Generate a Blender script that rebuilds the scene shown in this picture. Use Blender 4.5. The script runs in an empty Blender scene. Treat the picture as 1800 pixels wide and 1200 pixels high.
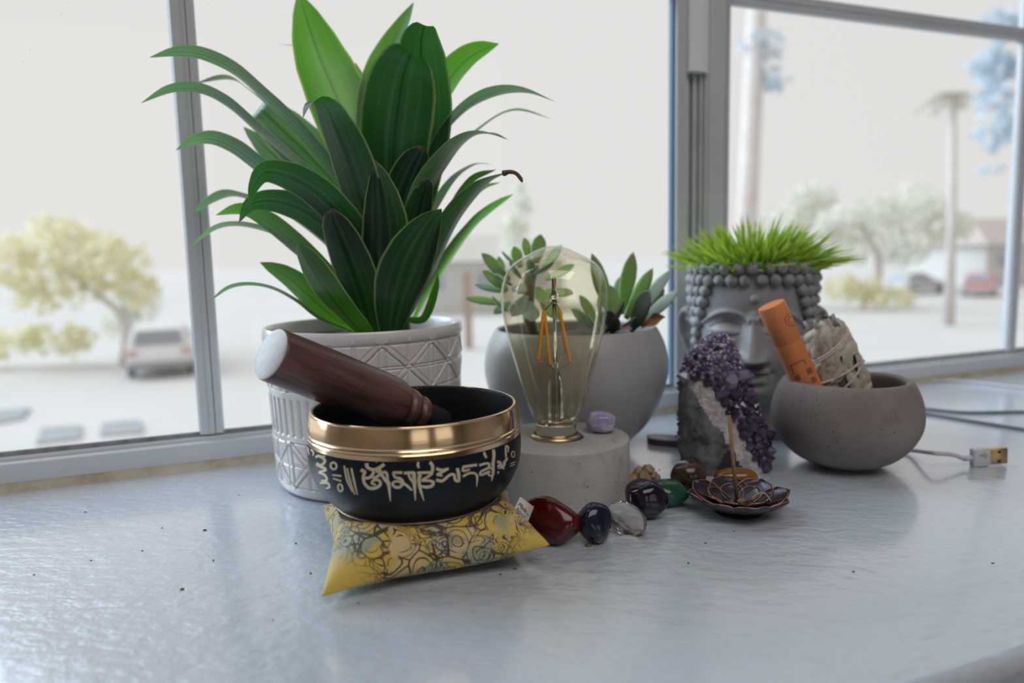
import bpy, bmesh, math, random
import numpy as np
from mathutils import Vector, Matrix, noise
from mathutils.bvhtree import BVHTree
S = bpy.context.scene
COL = S.collection
PI = math.pi
sin, cos = math.sin, math.cos

# ------------------------------------------------------------------ camera
F, PITCH, ROLL, WA, EYE = 1278.04, 0.119255, -0.0232777, 0.378103, 0.145
_f = Vector((0, cos(PITCH), -sin(PITCH)))
_u0 = Vector((0, sin(PITCH), cos(PITCH)))
_x = Vector((1, 0, 0)) * cos(ROLL) + _u0 * sin(ROLL)
_u = -Vector((1, 0, 0)) * sin(ROLL) + _u0 * cos(ROLL)
CAM = Vector((0, 0, EYE))
cd = bpy.data.cameras.new('camera')
cam = bpy.data.objects.new('camera', cd)
COL.objects.link(cam)
m = Matrix((_x, _u, -_f)).transposed().to_4x4()
m.translation = CAM
cam.matrix_world = m
cd.sensor_width = 36
cd.lens = 36 * F / 1800
cd.clip_start = 0.02
cd.clip_end = 500
cd.dof.use_dof = True
cd.dof.focus_distance = 0.375
cd.dof.aperture_fstop = 5.2
S.camera = cam

# ------------------------------------------------------------------ world, sun, room fill, exposure
wd = bpy.data.worlds.new('sky')
S.world = wd
wd.use_nodes = True
bg = wd.node_tree.nodes['Background']
bg.inputs[0].default_value = (0.795, 0.785, 0.77, 1)
bg.inputs[1].default_value = 1.0
sd = bpy.data.lights.new('sun', 'SUN')
sd.energy = 4.6
sd.color = (0.68, 0.85, 1.0)
sd.angle = math.radians(60)
sun = bpy.data.objects.new('sun', sd)
COL.objects.link(sun)
sun.rotation_euler = Vector((-0.90, 0.25, 0.58)).to_track_quat('Z', 'Y').to_euler()
ad = bpy.data.lights.new('ceiling_light', 'AREA')  # added fill lamp, out of view, to brighten the room side
ad.energy = 18.5
ad.color = (1.0, 0.93, 0.89)
ad.shape = 'RECTANGLE'
ad.size = 1.6
ad.size_y = 1.2
al = bpy.data.objects.new('ceiling_light', ad)
COL.objects.link(al)
al.location = (0.5, -0.8, 1.6)
S.view_settings.view_transform = 'Standard'
S.view_settings.look = 'None'
S.view_settings.exposure = 0.0
S.view_settings.gamma = 1.0
S.view_settings.use_curve_mapping = False
S.cycles.use_denoising = True
S.cycles.sample_clamp_indirect = 6
S.cycles.max_bounces = 14
S.cycles.transmission_bounces = 12
S.cycles.transparent_max_bounces = 16
S.cycles.caustics_refractive = False
S.cycles.caustics_reflective = False

# ------------------------------------------------------------------ helpers
def ray(x, y):
    return _x * ((x - 900) / F) + _u * ((600 - y) / F) + _f
def D(x, y, d):                       # the point seen at (x, y) that lies d metres in front
    r = ray(x, y)
    return CAM + r * (d / r.y)
def G(x, y, z=0.0):                   # the point seen at (x, y) that lies at height z
    r = ray(x, y)
    return CAM + r * ((z - EYE) / r.z)
WU = Vector((cos(WA), sin(WA), 0))    # along the window wall
WN = Vector((-sin(WA), cos(WA), 0))   # out through the window wall
def W(u, n, z):
    return WU * u + WN * n + Vector((0, 0, z))

def link(name, me, mat=None, parent=None, loc=None):
    o = bpy.data.objects.new(name, me)
    COL.objects.link(o)
    if mat is not None:
        for mm in (mat if isinstance(mat, (list, tuple)) else [mat]):
            me.materials.append(mm)
    if parent is not None:
        o.parent = parent
    if loc is not None:
        o.location = loc
    return o
def obj(name, bm, mat=None, parent=None, smooth=True, loc=None, sharp=None):
    me = bpy.data.meshes.new(name)
    bm.normal_update()
    bm.to_mesh(me)
    bm.free()
    if smooth:
        me.polygons.foreach_set('use_smooth', [True] * len(me.polygons))
        if sharp:
            me.set_sharp_from_angle(angle=math.radians(sharp))
    return link(name, me, mat, parent, loc)
def pyobj(name, v, f, mat=None, parent=None, smooth=True, loc=None, sharp=None):
    me = bpy.data.meshes.new(name)
    me.from_pydata([tuple(p) for p in v], [], f)
    me.update()
    if smooth:
        me.polygons.foreach_set('use_smooth', [True] * len(me.polygons))
        if sharp:
            me.set_sharp_from_angle(angle=math.radians(sharp))
    return link(name, me, mat, parent, loc)
def empty(name, loc, label, cat, group=None):
    o = bpy.data.objects.new(name, None)
    COL.objects.link(o)
    o.location = loc
    o.empty_display_size = 0.01
    return tag(o, label, cat, group)
def tag(o, label, cat, group=None):
    o['label'] = label
    o['category'] = cat
    if group:
        o['group'] = group
    return o
def struct(o, label=None):
    o['kind'] = 'structure'
    if label:
        o['label'] = label
        o['category'] = {'wall': 'wall', 'trim': 'trim'}.get(o.name.split('_')[0], o.name.split('_')[0])
    return o
def clone(o, parent=None, **kw):
    c = o.copy()
    COL.objects.link(c)
    if parent is not None:
        c.parent = parent
    for k, v in kw.items():
        setattr(c, k, v)
    return c

def lathe(prof, seg=96, bm=None, off=(0, 0, 0)):
    bm = bm or bmesh.new()
    ox, oy, oz = off
    rows = []
    for r, z in prof:
        if r < 1e-6:
            rows.append([bm.verts.new((ox, oy, oz + z))])
        else:
            rows.append([bm.verts.new((ox + r * cos(2 * PI * k / seg), oy + r * sin(2 * PI * k / seg), oz + z)) for k in range(seg)])
    for a, b in zip(rows, rows[1:]):
        for k in range(seg):
            k2 = (k + 1) % seg
            if len(a) == 1 and len(b) == 1:
                continue
            if len(a) == 1:
                bm.faces.new((a[0], b[k2], b[k]))
            elif len(b) == 1:
                bm.faces.new((a[k], a[k2], b[0]))
            else:
                bm.faces.new((a[k], a[k2], b[k2], b[k]))
    bmesh.ops.recalc_face_normals(bm, faces=bm.faces)
    return bm
def smoothprof(pts, n=6):
    P = catmull([Vector((p[0], p[1], 0)) for p in pts], n)
    return [(max(p.x, 0), p.y) for p in P]
def catmull(P, n=8):
    P = [Vector(p) for p in P]
    out = []
    for i in range(len(P) - 1):
        p0 = P[i - 1] if i > 0 else P[0] * 2 - P[1]
        p1, p2 = P[i], P[i + 1]
        p3 = P[i + 2] if i + 2 < len(P) else P[-1] * 2 - P[-2]
        for k in range(n):
            t = k / n
            out.append(0.5 * ((2 * p1) + (p2 - p0) * t + (2 * p0 - 5 * p1 + 4 * p2 - p3) * t * t + (3 * p1 - p0 - 3 * p2 + p3) * t ** 3))
    out.append(P[-1])
    return out
def tube(pts, r, seg=8, bm=None, cap=True):
    bm = bm or bmesh.new()
    pts = [Vector(p) for p in pts]
    n = len(pts)
    R = r if isinstance(r, (list, tuple)) else [r] * n
    T = [(pts[min(i + 1, n - 1)] - pts[max(i - 1, 0)]).normalized() for i in range(n)]
    ref = Vector((0, 0, 1)) if abs(T[0].z) < 0.9 else Vector((1, 0, 0))
    a = T[0].cross(ref).normalized()
    rows = []
    for i in range(n):
        a = (a - T[i] * a.dot(T[i])).normalized()
        b = T[i].cross(a)
        rows.append([bm.verts.new(pts[i] + (a * cos(2 * PI * k / seg) + b * sin(2 * PI * k / seg)) * R[i]) for k in range(seg)])
    for x, y in zip(rows, rows[1:]):
        for k in range(seg):
            bm.faces.new((x[k], x[(k + 1) % seg], y[(k + 1) % seg], y[k]))
    if cap:
        bm.faces.new(rows[0][::-1])
        bm.faces.new(rows[-1])
    return bm
def box(x0, x1, y0, y1, z0, z1, bm=None, M=None):
    bm = bm or bmesh.new()
    v = [Vector((x, y, z)) for z in (z0, z1) for y in (y0, y1) for x in (x0, x1)]
    if M is not None:
        v = [M @ p for p in v]
    v = [bm.verts.new(p) for p in v]
    for f in ((0, 2, 3, 1), (4, 5, 7, 6), (0, 1, 5, 4), (2, 6, 7, 3), (0, 4, 6, 2), (1, 3, 7, 5)):
        bm.faces.new([v[i] for i in f])
    return bm
def bev(bm, w, seg=2, ang=30):
    bm.normal_update()
    e = [x for x in bm.edges if len(x.link_faces) == 2 and x.calc_face_angle(0) > math.radians(ang)]
    bmesh.ops.bevel(bm, geom=e, offset=w, segments=seg, profile=0.5, affect='EDGES', clamp_overlap=True)
    return bm
WM = Matrix((WU, WN, Vector((0, 0, 1)))).transposed().to_4x4()   # wall frame to world
def wbox(u0, u1, n0, n1, z0, z1, bm=None):
    return box(u0, u1, n0, n1, z0, z1, bm, WM)
def grid_faces(nu, nv, wrap=False):
    f = []
    for j in range(nv - 1):
        for i in range(nu if wrap else nu - 1):
            i2 = (i + 1) % nu
            f.append((j * nu + i, j * nu + i2, (j + 1) * nu + i2, (j + 1) * nu + i))
    return f
def fbm(p, oct=4):
    return noise.fractal(p, 1.0, 2.0, oct)

# ------------------------------------------------------------------ materials
class NT:
    def __init__(s, name):
        s.m = bpy.data.materials.new(name)
        s.m.use_nodes = True
        s.t = s.m.node_tree
        s.n = s.t.nodes
        s.b = s.n['Principled BSDF']
        s.out = s.n['Material Output']
        s._tc = None
    def new(s, ty, **kw):
        nd = s.n.new(ty)
        for k, v in kw.items():
            if k in nd.inputs.keys() and not hasattr(nd, k):
                nd.inputs[k].default_value = v
            else:
                setattr(nd, k, v)
        return nd
    def lk(s, a, b):
        s.t.links.new(a, b)
    def tc(s, o='Object'):
        if s._tc is None:
            s._tc = s.n.new('ShaderNodeTexCoord')
        return s._tc.outputs[o]
    def mapped(s, scale=(1, 1, 1), o='Object', loc=(0, 0, 0), rot=(0, 0, 0)):
        mp = s.n.new('ShaderNodeMapping')
        mp.inputs['Scale'].default_value = scale
        mp.inputs['Location'].default_value = loc
        mp.inputs['Rotation'].default_value = rot
        s.lk(s.tc(o), mp.inputs[0])
        return mp.outputs[0]
    def noise(s, scale, detail=3, rough=0.5, vec=None, dist=0.0):
        nd = s.n.new('ShaderNodeTexNoise')
        nd.inputs['Scale'].default_value = scale
        nd.inputs['Detail'].default_value = detail
        nd.inputs['Roughness'].default_value = rough
        nd.inputs['Distortion'].default_value = dist
        s.lk(vec if vec is not None else s.tc(), nd.inputs['Vector'])
        return nd.outputs['Fac']
    def vor(s, scale, feature='F1', vec=None, out='Distance', rnd=1.0):
        nd = s.n.new('ShaderNodeTexVoronoi')
        nd.feature = feature
        nd.inputs['Scale'].default_value = scale
        nd.inputs['Randomness'].default_value = rnd
        s.lk(vec if vec is not None else s.tc(), nd.inputs['Vector'])
        return nd.outputs[out]
    def ramp(s, fac, stops, interp='LINEAR'):
        nd = s.n.new('ShaderNodeValToRGB')
        cr = nd.color_ramp
        cr.interpolation = interp
        while len(cr.elements) > 1:
            cr.elements.remove(cr.elements[-1])
        for i, (p, c) in enumerate(stops):
            e = cr.elements[0] if i == 0 else cr.elements.new(p)
            e.position = p
            e.color = (c, c, c, 1) if isinstance(c, (int, float)) else tuple(c) + (1,)
        s.lk(fac, nd.inputs[0])
        return nd.outputs[0]
    def mix(s, fac, a, b, blend='MIX'):
        nd = s.n.new('ShaderNodeMix')
        nd.data_type = 'RGBA'
        nd.blend_type = blend
        for sock, v in ((nd.inputs[0], fac), (nd.inputs[6], a), (nd.inputs[7], b)):
            if isinstance(v, (int, float)):
                sock.default_value = v
            elif isinstance(v, tuple):
                sock.default_value = v + (1,)
            else:
                s.lk(v, sock)
        return nd.outputs[2]
    def math(s, op, a, b=0.0, c=0.0):
        nd = s.n.new('ShaderNodeMath')
        nd.operation = op
        for i, v in enumerate((a, b, c)):
            if isinstance(v, (int, float)):
                nd.inputs[i].default_value = v
            else:
                s.lk(v, nd.inputs[i])
        return nd.outputs[0]
    def thin_fresnel(s, ior, k):
        # a thin sheet reflects the same from both of its sides
        ge = s.n.new('ShaderNodeNewGeometry')
        fr = s.n.new('ShaderNodeFresnel')
        s.lk(s.math('MULTIPLY_ADD', ge.outputs['Backfacing'], 1 / ior - ior, ior), fr.inputs[0])
        return s.math('MULTIPLY', fr.outputs[0], k)
    def bump(s, h, strength=0.3, dist=0.001, to=None):
        nd = s.n.new('ShaderNodeBump')
        nd.inputs['Strength'].default_value = strength
        nd.inputs['Distance'].default_value = dist
        s.lk(h, nd.inputs['Height'])
        s.lk(nd.outputs[0], (to or s.b).inputs['Normal'])
        return nd
    def col(s, v):
        if isinstance(v, tuple):
            s.b.inputs['Base Color'].default_value = v + (1,)
        else:
            s.lk(v, s.b.inputs['Base Color'])
    def set(s, **kw):
        for k, v in kw.items():
            k = k.replace('_', ' ')
            if isinstance(v, (int, float)):
                s.b.inputs[k].default_value = v
            elif isinstance(v, tuple):
                s.b.inputs[k].default_value = v if len(s.b.inputs[k].default_value) == len(v) else v + (1,)
            else:
                s.lk(v, s.b.inputs[k])
        return s
def pm(name, c, rough=0.5, c2=None, scale=40, metal=0.0, bump=0.0, bscale=200, bdist=0.0005, spec=0.5, **kw):
    t = NT(name)
    if c2:
        t.col(t.ramp(t.noise(scale, 4, 0.6), [(0.3, c), (0.7, c2)]))
    else:
        t.col(c)
    t.set(Roughness=rough, Metallic=metal, Specular_IOR_Level=spec)
    if bump:
        t.bump(t.noise(bscale, 3), bump, bdist)
    t.set(**kw)
    return t.m
def lin(r, g, b):
    f = lambda v: (v / 255 / 12.92) if v / 255 < 0.04045 else ((v / 255 + 0.055) / 1.055) ** 2.4
    return (f(r), f(g), f(b))

def m_sill():
    t = NT('sill_paint')
    v = t.mapped((1, 1, 1))
    n1 = t.noise(3.0, 4, 0.6)
    n2 = t.noise(260, 2, 0.5)
    c = t.mix(t.ramp(n1, [(0.35, 0.0), (0.7, 1.0)]), (0.455, 0.515, 0.595), (0.52, 0.57, 0.635))
    sp = t.ramp(t.noise(420, 1), [(0.80, 0.0), (0.86, 1.0)])
    c = t.mix(t.math('MULTIPLY', sp, 0.3), c, (0.2, 0.2, 0.22))
    t.col(c)
    t.set(Roughness=0.30, Specular_IOR_Level=0.6, Coat_Weight=1.0, Coat_IOR=1.6, Coat_Roughness=0.16)
    ve = t.mapped((1, 1.6, 1), rot=(0, 0, 0.3))
    h = t.math('ADD', t.math('MULTIPLY', t.noise(95, 3, 0.55, ve), 1.0), t.math('MULTIPLY', t.noise(26, 2, 0.5), 1.4))
    h = t.math('ADD', h, t.math('MULTIPLY', n2, 0.22))
    t.bump(h, 0.85, 0.0016)
    return t.m
def m_frame():
    t = NT('window_frame_paint')
    n = t.noise(6, 4, 0.6)
    c = t.ramp(n, [(0.3, (0.52, 0.55, 0.58)), (0.7, (0.60, 0.62, 0.64))])
    d = t.ramp(t.noise(90, 5, 0.7), [(0.62, 0.0), (0.75, 1.0)])
    c = t.mix(t.math('MULTIPLY', d, 0.25), c, (0.25, 0.22, 0.2))
    t.col(c)
    t.set(Roughness=0.4)
    t.bump(t.noise(120, 3), 0.12, 0.0006)
    return t.m
def m_caulk():
    t = NT('caulk_bead')
    c = t.ramp(t.noise(60, 5, 0.7), [(0.3, (0.30, 0.24, 0.17)), (0.5, (0.46, 0.40, 0.31)), (0.75, (0.52, 0.50, 0.46))])
    t.col(c)
    t.set(Roughness=0.6)
    t.bump(t.noise(150, 3), 0.4, 0.001)
    return t.m
def m_pane():
    t = NT('window_glass')
    tr = t.n.new('ShaderNodeBsdfTransparent')
    gl = t.n.new('ShaderNodeBsdfGlossy')
    gl.inputs['Roughness'].default_value = 0.02
    mx = t.n.new('ShaderNodeMixShader')
    t.lk(t.thin_fresnel(1.45, 0.5), mx.inputs[0])
    t.lk(tr.outputs[0], mx.inputs[1])
    t.lk(gl.outputs[0], mx.inputs[2])
    # dried drops and dust on the pane
    df = t.n.new('ShaderNodeBsdfDiffuse')
    df.inputs[0].default_value = (0.8, 0.8, 0.8, 1)
    m2 = t.n.new('ShaderNodeMixShader')
    sp = t.ramp(t.vor(150), [(0.06, 1.0), (0.10, 0.0)])
    sp = t.math('MULTIPLY', sp, t.ramp(t.noise(7, 2), [(0.5, 0.0), (0.7, 0.5)]))
    t.lk(sp, m2.inputs[0])
    t.lk(mx.outputs[0], m2.inputs[1])
    t.lk(df.outputs[0], m2.inputs[2])
    t.lk(m2.outputs[0], t.out.inputs[0])
    return t.m
def m_leaf(name, dark, light, stripe, trans, margin, gloss=0.3):
    t = NT(name)
    uv = t.n.new('ShaderNodeSeparateXYZ')
    t.lk(t.tc('UV'), uv.inputs[0])
    u, v = uv.outputs[0], uv.outputs[1]
    oi = t.n.new('ShaderNodeObjectInfo')
    cb = t.n.new('ShaderNodeCombineXYZ')
    t.lk(t.math('MULTIPLY', u, 7.0), cb.inputs[0])
    t.lk(t.math('MULTIPLY', v, 0.5), cb.inputs[1])
    t.lk(t.math('MULTIPLY', oi.outputs['Random'], 30.0), cb.inputs[2])
    n1 = t.noise(1.6, 3, 0.6, cb.outputs[0])
    base = t.mix(t.ramp(n1, [(0.3, 0.0), (0.72, 1.0)]), dark, light)
    a = t.math('ABSOLUTE', t.math('SUBTRACT', u, 0.5))
    st = t.ramp(a, [(0.06, 0.0), (0.10, 1.0), (0.15, 0.1), (0.22, 0.0), (0.26, 0.55), (0.30, 0.0)])
    base = t.mix(t.math('MULTIPLY', st, t.ramp(n1, [(0.3, 0.08), (0.7, 0.65)])), base, stripe)
    base = t.mix(t.ramp(a, [(0.445, 0.0), (0.475, 0.9)]), base, margin)  # pale edge colour paints a highlight along the leaf rim
    tip = t.ramp(v, [(0.955, 0.0), (0.99, 1.0)])
    base = t.mix(t.math('MULTIPLY', tip, 0.8), base, (0.16, 0.09, 0.03))
    spk = t.ramp(t.noise(500, 1), [(0.74, 0.0), (0.8, 0.35)])
    base = t.mix(spk, base, (0.25, 0.3, 0.2))
    t.col(base)
    t.set(Roughness=gloss, Specular_IOR_Level=0.7)
    tl = t.n.new('ShaderNodeBsdfTranslucent')
    tc = t.mix(t.ramp(a, [(0.0, 0.0), (0.03, 1.0)]), tuple(0.35 * x for x in trans), trans)
    t.lk(tc, tl.inputs[0])
    mx = t.n.new('ShaderNodeMixShader')
    mx.inputs[0].default_value = 0.42
    t.lk(t.b.outputs[0], mx.inputs[1])
    t.lk(tl.outputs[0], mx.inputs[2])
    t.lk(mx.outputs[0], t.out.inputs[0])
    cb2 = t.n.new('ShaderNodeCombineXYZ')
    t.lk(t.math('MULTIPLY', u, 60.0), cb2.inputs[0])
    t.lk(t.math('MULTIPLY', v, 2.0), cb2.inputs[1])
    t.bump(t.noise(1.0, 2, 0.5, cb2.outputs[0]), 0.3, 0.0006)
    return t.m
def m_concrete(name, c1, c2, dark, pores=260, stain=12, rough=0.85):
    t = NT(name)
    c = t.ramp(t.noise(stain, 5, 0.62), [(0.32, c1), (0.66, c2)])
    c = t.mix(t.math('MULTIPLY', t.ramp(t.noise(stain * 2.3, 6, 0.7), [(0.55, 0.0), (0.72, 1.0)]), 0.55), c, dark)
    pr = t.math('MULTIPLY', t.ramp(t.vor(pores), [(0.10, 1.0), (0.17, 0.0)]), t.ramp(t.noise(stain * 3, 3), [(0.5, 0.0), (0.62, 1.0)]))
    c = t.mix(t.math('MULTIPLY', pr, 0.7), c, tuple(0.35 * x for x in dark))
    t.col(c)
    t.set(Roughness=rough, Specular_IOR_Level=0.3)
    h = t.math('SUBTRACT', t.math('MULTIPLY', t.noise(900, 2), 0.3), pr)
    t.bump(h, 0.5, 0.0006)
    return t.m
def m_wood():
    t = NT('mallet_wood')
    v = t.mapped((1, 1, 0.09))
    n1 = t.noise(220, 5, 0.65, v, 0.6)
    c = t.ramp(n1, [(0.25, (0.045, 0.022, 0.020)), (0.5, (0.125, 0.062, 0.055)), (0.75, (0.23, 0.125, 0.105))])
    t.col(c)
    t.set(Roughness=0.38)
    t.bump(n1, 0.15, 0.0004)
    return t.m
def m_brocade():
    t = NT('brocade_fabric')
    wv = t.noise(30, 2, 0.5)
    wc = t.n.new('ShaderNodeTexNoise')
    wc.inputs['Scale'].default_value = 35
    t.lk(t.tc(), wc.inputs['Vector'])
    vm = t.n.new('ShaderNodeVectorMath')
    vm.operation = 'MULTIPLY_ADD'
    t.lk(wc.outputs['Color'], vm.inputs[0])
    vm.inputs[1].default_value = (0.016, 0.016, 0.016)
    t.lk(t.tc(), vm.inputs[2])
    v = vm.outputs[0]
    yel = t.ramp(wv, [(0.3, (0.52, 0.34, 0.04)), (0.7, (0.62, 0.46, 0.10))])
    blue = t.ramp(t.noise(48, 3, 0.6), [(0.54, 0.0), (0.60, 1.0)])
    c = t.mix(t.math('MULTIPLY', blue, 0.75), yel, (0.22, 0.30, 0.24))
    pale = t.ramp(t.noise(40, 3, 0.6, t.mapped((1, 1, 1), loc=(3, 1, 2))), [(0.55, 0.0), (0.62, 1.0)])
    c = t.mix(t.math('MULTIPLY', pale, 0.6), c, (0.62, 0.48, 0.30))
    def linework(sc, off, k):
        vv = t.n.new('ShaderNodeVectorMath')
        vv.inputs[1].default_value = off
        t.lk(v, vv.inputs[0])
        cell = t.vor(sc, 'F1', vv.outputs[0])
        edge = t.vor(sc, 'DISTANCE_TO_EDGE', vv.outputs[0])
        rings = t.math('SINE', t.math('MULTIPLY', cell, k))
        return t.math('MAXIMUM', t.ramp(rings, [(0.80, 0.0), (0.92, 1.0)]), t.ramp(edge, [(0.022, 1.0), (0.042, 0.0)]))
    m1 = t.ramp(t.noise(42, 2, 0.5, t.mapped((1, 1, 1), loc=(7, 2, 4))), [(0.47, 0.0), (0.50, 1.0)])
    m2 = t.ramp(t.noise(60, 2, 0.5, t.mapped((1, 1, 1), loc=(1, 9, 3))), [(0.50, 0.0), (0.53, 1.0)])
    l1 = t.math('MULTIPLY', linework(85, (0, 0, 0), 26.0), m1)
    l2 = t.math('MULTIPLY', linework(150, (.3, .1, .7), 22.0), m2)
    hatch = t.math('SINE', t.math('MULTIPLY', t.noise(80, 1, 0.4, v), 160.0))
    hz = t.math('MULTIPLY', t.ramp(hatch, [(0.45, 0.0), (0.6, 1.0)]), t.ramp(t.noise(75, 1, 0.5, t.mapped((1, 1, 1), loc=(1, 5, 2))), [(0.57, 0.0), (0.60, 1.0)]))
    L = t.math('MAXIMUM', t.math('MAXIMUM', l1, l2), hz)
    cr = t.n.new('ShaderNodeVertexColor')
    cr.layer_name = 'plain'
    L = t.math('MULTIPLY', L, t.math('SUBTRACT', 1.0, cr.outputs[0]))
    c = t.mix(t.math('MULTIPLY', cr.outputs[0], 0.85), c, (0.58, 0.42, 0.07))
    c = t.mix(t.math('MULTIPLY', L, 0.95), c, (0.035, 0.016, 0.010))
    t.col(c)
    t.set(Roughness=0.62, Sheen_Weight=0.3)
    wav = t.n.new('ShaderNodeTexWave')
    wav.inputs['Scale'].default_value = 700
    t.lk(t.tc(), wav.inputs['Vector'])
    t.bump(t.math('ADD', t.math('MULTIPLY', wav.outputs['Fac'], 0.4), t.noise(900, 2)), 0.35, 0.0004)
    return t.m
def m_stone(name, stops, scale, rough=0.12, trans=0.0, dist=0.0, bump=0.06, vec=(1, 1, 1), **kw):
    t = NT(name)
    t.col(t.ramp(t.noise(scale, 5, 0.6, t.mapped(vec), dist), stops))
    t.set(Roughness=rough, Transmission_Weight=trans, **kw)
    if bump:
        t.bump(t.noise(120, 3), bump, 0.001)
    return t.m
def m_foliage(name, a, b, tr):
    t = NT(name)
    oi = t.noise(1.1, 3, 0.6)
    t.col(t.ramp(oi, [(0.35, a), (0.65, b)]))
    t.set(Roughness=0.7, Specular_IOR_Level=0.1)
    tl = t.n.new('ShaderNodeBsdfTranslucent')
    tl.inputs[0].default_value = tr + (1,)
    mx = t.n.new('ShaderNodeMixShader')
    mx.inputs[0].default_value = 0.45
    t.lk(t.b.outputs[0], mx.inputs[1])
    t.lk(tl.outputs[0], mx.inputs[2])
    t.lk(mx.outputs[0], t.out.inputs[0])
    return t.m

SILL = m_sill()
FRAME = m_frame()
CAULK = m_caulk()
PANE = m_pane()
GASKET = pm('glazing_gasket', (0.16, 0.16, 0.18), 0.6, (0.3, 0.3, 0.31), 80)
TRACK = pm('track_metal', (0.50, 0.53, 0.55), 0.4, (0.58, 0.60, 0.62), 60)
WALLP = pm('wall_paint', (0.44, 0.41, 0.39), 0.8, (0.5, 0.465, 0.44), 3)
FLOORM = pm('floor_wood', (0.035, 0.03, 0.03), 0.6, (0.055, 0.045, 0.042), 6)
CEILM = pm('ceiling_paint', (0.62, 0.58, 0.54), 0.9)

# ------------------------------------------------------------------ setting
SF, SB = 0.1585, 0.5475       # sill front edge and foot of the window, along WN
bm = wbox(-1.5, 2.6, SF, 0.60, -0.045, 0.0)
bev(bm, 0.006, 4)
struct(obj('windowsill', bm, SILL, sharp=40), 'deep glossy white painted windowsill with rippled brush marks')['category'] = 'windowsill'
struct(obj('wall_front', wbox(-1.5, 2.6, SF + 0.03, 0.62, -0.80, -0.045), WALLP, smooth=False))
bm = wbox(-1.5, 2.6, 0.50, 0.62, 1.10, 1.7)
wbox(-1.5, -0.44, 0.54, 0.62, 0.0, 1.10, bm)
wbox(1.27, 2.6, 0.54, 0.62, 0.0, 1.10, bm)
struct(obj('wall_window', bm, WALLP, smooth=False))
struct(obj('floor', wbox(-1.6, 2.7, -3.2, 0.3, -0.86, -0.80), FLOORM, smooth=False))
struct(obj('ceiling', wbox(-1.6, 2.7, -3.2, 0.62, 1.70, 1.76), CEILM, smooth=False))
struct(obj('wall_left', wbox(-1.62, -1.5, -3.2, 0.62, -0.80, 1.7), WALLP, smooth=False))
struct(obj('wall_right', wbox(2.6, 2.72, -3.2, 0.62, -0.80, 1.7), WALLP, smooth=False))
bm = wbox(-1.6, 2.7, -3.3, -3.2, -0.80, 0.05)       # back wall with two windows of its own
wbox(-1.6, 2.7, -3.3, -3.2, 1.35, 1.7, bm)
for a, b in ((-1.6, -1.1), (0.0, 0.5), (1.7, 2.7)):
    wbox(a, b, -3.3, -3.2, 0.05, 1.35, bm)
struct(obj('wall_back', bm, WALLP, smooth=False))

def prism(prof, u0, u1, bm=None):
    """profile of (n, z) pairs run along the wall"""
    bm = bm or bmesh.new()
    a = [bm.verts.new(W(u0, n, z)) for n, z in prof]
    b = [bm.verts.new(W(u1, n, z)) for n, z in prof]
    k = len(prof)
    for i in range(k):
        bm.faces.new((a[i], a[(i + 1) % k], b[(i + 1) % k], b[i]))
    bm.faces.new(a[::-1])
    bm.faces.new(b)
    bmesh.ops.recalc_face_normals(bm, faces=bm.faces)
    return bm
def vprism(prof, z0, z1, bm=None):
    """profile of (u, n) pairs run upward"""
    bm = bm or bmesh.new()
    a = [bm.verts.new(W(u, n, z0)) for u, n in prof]
    b = [bm.verts.new(W(u, n, z1)) for u, n in prof]
    k = len(prof)
    for i in range(k):
        bm.faces.new((a[i], a[(i + 1) % k], b[(i + 1) % k], b[i]))
    bm.faces.new(a[::-1])
    bm.faces.new(b)
    bmesh.ops.recalc_face_normals(bm, faces=bm.faces)
    return bm
def mullion(u0, u1, z0, z1):
    w = u1 - u0
    p = [(u0, 0.5625), (u0, 0.557), (u0 + 0.10 * w, 0.5545), (u0 + 0.42 * w, 0.5545), (u0 + 0.44 * w, 0.5535), (u0 + 0.50 * w, 0.5535),
         (u0 + 0.52 * w, 0.5545), (u0 + 0.63 * w, 0.5545), (u0 + 0.645 * w, 0.5565), (u0 + 0.67 * w, 0.5565), (u0 + 0.685 * w, 0.5545),
         (u0 + 0.92 * w, 0.5545), (u1, 0.557), (u1, 0.5625)]
    return vprism(p, z0, z1)
def hmuntin(u0, u1, z0, z1):
    h = z1 - z0
    return prism([(0.5625, z0), (0.557, z0), (0.5545, z0 + 0.1 * h), (0.5545, z0 + 0.4 * h), (0.5535, z0 + 0.43 * h), (0.5535, z0 + 0.57 * h),
                  (0.5545, z0 + 0.6 * h), (0.5545, z0 + 0.9 * h), (0.557, z1), (0.5625, z1)], u0, u1)
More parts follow.
